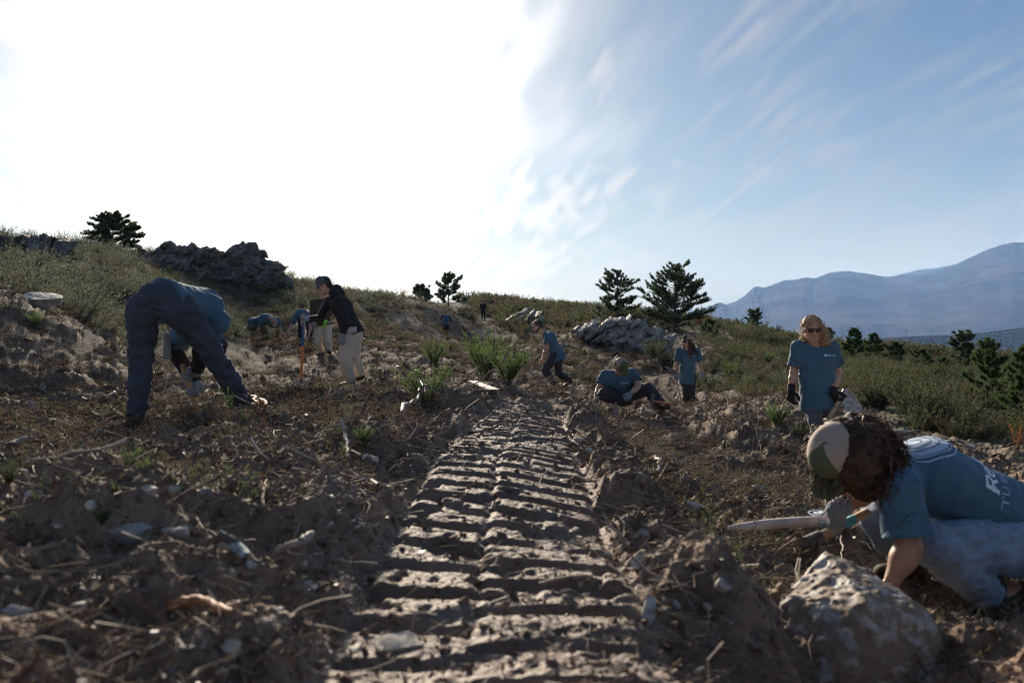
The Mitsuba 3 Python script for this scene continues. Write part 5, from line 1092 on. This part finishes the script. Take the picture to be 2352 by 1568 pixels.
# 11. the blond woman walking towards the viewer
D = at(8.2)
aR, tR = foot(D, 1905, 1120, (-.02, -.21, 0), -.35, up=.10); aL, tL = foot(D, 1893, 1112, (.03, -.2, 0), .25)
bp, hn = D(1936, 905, -.10), D(1903, 962, -.32); axs = U(bp - hn)
wL, fL, tLh = grip(lerp(bp, hn, .22), axs, A(.05, -.1, -1), False)
def curly_side(key, c, f, u, r, s):
    rg = np.random.default_rng(8); g = lambda a, b, d: c + (f * a + u * b + r * d) * s
    lo, hi = bounds([c, g(-.02, -.2, -.12)], .16); K = Field(lo, hi, .008); K.ball(g(-.022, .036, 0), A(.086, .098, .088), (r, f, u), .02)
    K.ball(g(-.06, -.03, -.05), A(.06, .055, .08), (r, f, u), .03); K.bone(g(-.04, -.03, -.085), g(-.01, -.13, -.12), .055, .048, .03); K.bone(g(-.05, -.06, .05), g(-.05, -.13, .05), .035, .025, .03)
    m = folds(K.mesh(), .020, 34, 6); part(key, 'hair', m, 'blond_hair', True)
    n = 420; i = rg.integers(0, len(m.vertices), n); v = m.vertices[i]; nn = m.vertex_normals[i]; fw = (v - c) @ f; ok = fw < .075 - .4 * np.maximum(0, .03 - ((v - c) @ u)); v, nn = v[ok], nn[ok]
    locks(key, v - nn * .006, nn * .5 - u * .8, 9, .10, .0022, 'blond_hair', rg, .5, .75, turn=75)
p11, J11 = person('blond curly-haired woman in sunglasses and blue shirt walking with a shovel at her side', dict(pel=D(1879, 893), chest=D(1874, 832), neck=D(1871, 790), head=D(1866, 755, -.05), f=(-.10, -.97, -.16), u=(-.06, -.14, 1),
    shR=D(1833, 797), elR=D(1823, 856, .03), wrR=D(1817, 893, -.03), shL=D(1911, 797), elL=D(1925, 853, .06), wrL=wL, hipR=D(1862, 905), hipL=D(1897, 905), knR=D(1882, 1012, -.22), knL=D(1890, 1010, .03), anL=aL, anR=aR, toeL=tL, toeR=tR),
    h=.008, shirt='blue_cotton', loose=.032, hem=.36, sleeve=1.02, legs='grey_cloth', leg_r=.88, hair=curly_side, gloves='black_cloth', cuff='red_cuff', hands=(fL, (-.08, -.1, -1)), thumbs=(tLh, A(.5, -.85, 0)), curls=(1.0, .55), girth=.90, seed=15, glasses=((.100, .004), 'dark_lens', 'dark_eye'), fold=.008, hand_h=.004)
f_, u_, r_ = basis(J11['f'], J11['u'])
c = J11['head'] + f_ * .0895 - u_ * .0665; part(p11, 'mouth', tube([c + r_ * .021 - f_ * .006, c + r_ * .009, c - r_ * .009, c - r_ * .021 - f_ * .006], [.002, .0055, .0055, .002], 8), 'lip', True)
k = tool('shovel with wooden handle and grey blade held by the blond woman', bp, hn - axs * .25, .017, .017, 'handle_wood', 'shovel', 'tool'); part(k, 'socket', tube([lerp(bp, hn, .1), bp + axs * .05], [.020, .025], 10), 'worn_steel', 40)
bl = D(1972, 955, .0) - D(1939, 905, .0); blade(k, bp + A(0, 0, .005), bl, A(.75, .45, .42), .25, .185, .003, round_=.75, dish=.10)


# 12. the kneeling woman in the right foreground
D = at(3.0)
hd_f = U(A(-.36, -.12, -.92)); hd_u = A(-.62, -.66, .38); hd_u = U(hd_u - hd_f * (hd_u @ hd_f)); hc = P(1908, 1037, 2.86) - hd_u * .062
t0, t1 = P(1864, 1243, 3.02), P(1992, 1176, 3.20); axt = U(t1 - t0); gp = lerp(t0, t1, .30)
wR, fR, tRh = grip(gp, axt, A(-.45, -.1, -.9), True)
wR = lerp(wR, P(1926, 1156, 3.12), .5)
def big_curls(key, c, f, u, r, s):
    rg = np.random.default_rng(21); lo, hi = bounds([c, P(2000, 1100, 2.95)], .26); K = Field(lo, hi, .008)
    K.ball(c - f * .03 + u * .0, A(.088, .10, .095), (r, f, u), .03)
    for px, py, dd, rr in ((1962, 985, 2.98, .052), (1985, 1000, 2.96, .065), (1975, 1030, 2.86, .072), (1995, 1060, 2.84, .075), (1985, 1095, 2.82, .060), (2012, 1040, 2.94, .062), (2005, 1090, 2.88, .050), (1965, 1060, 2.84, .05), (1992, 1122, 2.83, .035)):
        K.ball(P(px, py, dd), rr, None, .05)
    m = folds(K.mesh(), .011, 34, 6); part(key, 'hair', m, 'brown_hair', True)
    i = rg.integers(0, len(m.vertices), 2400); v, n = m.vertices[i], m.vertex_normals[i]; ok = ((v - hc) @ U(hd_u) < .045) & (v[:, 2] > P(1980, 1095, 2.9)[2])
    v, n = v[ok], n[ok]
    locks(key, v - n * .012, n * .40 + A(.12, -.03, -.8), 10, .10, .0028, 'brown_hair', rg, .4, .55, turn=60)
    j = rg.integers(0, len(v), 420); locks(key, v[j] - n[j] * .004, n[j] * .55 + A(.1, -.02, -.6), 10, .09, .0030, 'auburn_hair', rg, .4, .6, 'auburn_strands', turn=60)
aL, tL = D(2275, 1368, -.02), D(2352, 1384, .12); aR, tR = D(2092, 1335, .34), D(2030, 1350, .26)
for v in (aL, aR): v[2] = max(v[2], G(v[0], v[1]) + .06)
for v in (tL, tR): v[2] = max(v[2], G(v[0], v[1]) + .04)
p12, J12 = person('woman with dark curly hair and olive cap kneeling and digging behind the boulder', dict(pel=D(2385, 1222, .16), chest=D(2132, 1092, .06), neck=D(2025, 1066, .02), head=hc, f=hd_f, u=hd_u,
    shL=D(2064, 1122, -.20), elL=D(2088, 1258, -.24), wrL=D(2050, 1330, -.27), shR=D(2040, 1072, .22), elR=D(2003, 1120, .22), wrR=wR, hipL=D(2365, 1258, .02), hipR=D(2375, 1235, .27), knL=D(2140, 1248, -.13), knR=D(2022, 1195, .30), anL=aL, anR=aR, toeL=tL, toeR=tR),
    h=.0065, skin='tanned_skin', shirt='blue_cotton', loose=.024, hem=.35, sleeve=1.12, legs='denim', leg_r=1.0, cap=CAP, split=.78, head_s=.89, hair=big_curls, gloves=(None, 'grey_glove'), hands=((-.25, .05, -1), fR), thumbs=(A(-1, -.2, 0), tRh), curls=(.5, 1.0), girth=.96, seed=21, fold=.010, hand_h=.0032, eyes=True)
k = thing('hand_mattock', 'short hand mattock gripped by the gloved hand of the kneeling woman', 'tool')
part(k, 'handle', tube([t0, lerp(t0, t1, .5), t1], [.019, .0165, .0155], 12), 'handle_wood', 40); part(k, 'tape', tube([lerp(t0, t1, .52), lerp(t0, t1, .74)], [.0182, .0178], 12), 'teal_tape', 40, 'teal tape wrapped round the handle')
part(k, 'socket', tube([t0 - axt * .03, t0 + axt * .045], [.027, .024], 12), 'rusty_steel', 40)
blade(k, t0 + A(0, 0, .02), A(-.06, .05, -1), A(.5, -.85, 0), .14, .075, .007, 'rusty_steel', .8, .05)
q0, q1 = P(1672, 1213, 3.08), P(1912, 1197, 3.16)
k = thing('pickaxe', 'pickaxe lying in the soil with its long pale handle pointing left of the kneeling woman', 'tool'); t = np.linspace(0, 1, 12); part(k, 'handle', tube(q0 + (q1 - q0) * t[:, None] + (np.sin(t * np.pi) * .006)[:, None] * A(0, 0, 1), np.interp(t, [0, .04, .3, 1], [.007, .012, .0175, .021]), 12), 'pale_handle', 50)
part(k, 'head', tube([q1 + A(.02, -.12, -.05), q1 + A(.03, 0, 0), q1 + A(.03, .12, -.05)], [.010, .024, .012], 8), 'rusty_steel', 40)

# ------------------------------------------------------------------ print on the shirts
from scipy.spatial import cKDTree
from shapely.geometry import Polygon, Point
from shapely import affinity
def flat(m):
    m = TM(m.vertices, m.faces); k = m.face_normals[:, 2] > .9; return TM(m.vertices, m.faces[k])
def poly(g):
    out = []
    for q in getattr(g, 'geoms', [g]):
        v, f = trimesh.creation.triangulate_polygon(q, engine='earcut'); out.append(TM(np.c_[v, np.zeros(len(v))], f))
    return cat(out)
def print_on(key, name, J, mesh, origin, ux, uy, bsdf, lift=.0020, edge=.010, label=None):
    """Flat print: mesh in its own xy plane, set at origin along ux, uy and pressed along their normal onto the cloth."""
    S_, M = J['_shirt'], J['_mesh']; v, f = trimesh.remesh.subdivide_to_size(mesh.vertices, mesh.faces, edge, max_iter=12)
    ux = U(ux); n = U(np.cross(ux, uy)); uy = np.cross(n, ux); p = origin + v[:, :1] * ux + v[:, 1:2] * uy + n * .14
    for _ in range(60): p = p - n * np.clip(S_.at(p), -.03, .03)[:, None] * .8
    _, i = cKDTree(M.vertices).query(p, k=4); nn = M.vertex_normals[i]; off = ((M.vertices[i] - p[:, None]) * nn).sum(2).mean(1)
    p = p + U(nn.mean(1)) * (off + lift)[:, None]; e = np.linalg.norm(p[f] - p[np.roll(f, 1, 1)], axis=2).max(1); m = TM(p, f[e < edge * 2.2])
    if (m.face_normals @ n).mean() < 0: m = TM(p, m.faces[:, ::-1])
    return part(key, name, m, bsdf, True, label)
def chest_logo(key, J, at_, s, ux=A(1, 0, 0), uy=A(0, 0, 1)):
    n = U(np.cross(ux, uy)); o = at_ - n * .0
    m = cat([poly(Point(0, s * .5).buffer(s * .62, 10)), flat(meshkit.text_mesh('Reforest', s * .8, bold=True)).apply_translation([s * .9, s * .12, 0])])
    print_on(key, 'logo', J, m, o, ux, uy, 'white_print', edge=.02)
chest_logo(p11, J11, P(1896, 819, 8.1), .020)
chest_logo(p10, J10, P(1588, 819, 19.4), .022)
chest_logo(p9, J9, P(1428, 876, 12.6), .020, A(1, -.1, -.05), A(.1, -.5, 1))
tor12, sh12 = U(J12['pel'] - J12['chest']), U(J12['shR'] - J12['shL']); up12 = -tor12; sh12 = U(sh12 - up12 * (sh12 @ up12)); nb = np.cross(sh12, up12)
bk = J12['chest'] + nb * .02
W = meshkit.text_mesh('Reforest', .058, bold=True); W2 = meshkit.text_mesh('TU BOSQUE', .03)
for m in (W, W2): m.apply_translation([0, 0, 0])
print_on(p12, 'lettering', J12, flat(W), bk - up12 * .165 - sh12 * .135, sh12, up12, 'white_print', label='bold white lettering across the back of the shirt')
print_on(p12, 'lettering', J12, flat(W2), bk - up12 * .215 - sh12 * .150, sh12, up12, 'sky_print', label='thin line of lettering below the bold lettering')
def wavy(r, w, seed, cx=0, cy=0):
    a = np.linspace(0, 2 * np.pi, 90, endpoint=False); k = 1 + w * (np.sin(a * 3 + seed) + .6 * np.sin(a * 5 + 2 * seed)); return Polygon(np.c_[cx + r * k * np.cos(a), cy + r * .88 * k * np.sin(a)])
rings = wavy(.122, .02, 1).difference(wavy(.116, .02, 1)).union(wavy(.104, .015, 1, 0, .004).difference(wavy(.098, .015, 2, 0, .004)))
body = wavy(.094, .015, 2, 0, .006)
for r_, cy_ in ((.074, .014), (.055, .020), (.034, .026)): body = body.difference(wavy(r_ + .004, .012, r_ * 50, .008, cy_).difference(wavy(r_ - .001, .012, r_ * 50, .008, cy_)))
print_on(p12, 'emblem', J12, poly(rings.union(body)), bk + up12 * .095 + sh12 * .01, sh12, up12, 'sky_print', label='tree ring emblem printed between the shoulders')
labels['person_011__emblem']['kind'] = 'stuff'
print_on(p12, 'tag', J12, poly(Polygon([(-.03, 0), (.03, 0), (.03, .012), (-.03, .012)])), bk - up12 * .30 + sh12 * .03, sh12, up12, 'teal_tape')
# ------------------------------------------------------------------ the air
scene['air'] = {'type': 'homogeneous', 'albedo': {'type': 'rgb', 'value': [0.76, 0.88, 1.0]}, 'sigma_t': {'type': 'rgb', 'value': [0.26e-4, 0.38e-4, 0.66e-4]}}
scene['haze'] = {'type': 'cube', 'to_world': T().translate([0, 0, 150]).scale([16000, 16000, 620]), 'bsdf': {'type': 'null'}, 'interior': {'type': 'ref', 'id': 'air'}}
tag('haze', 'thin blue haze over the valley in front of the mountains', kind='stuff')
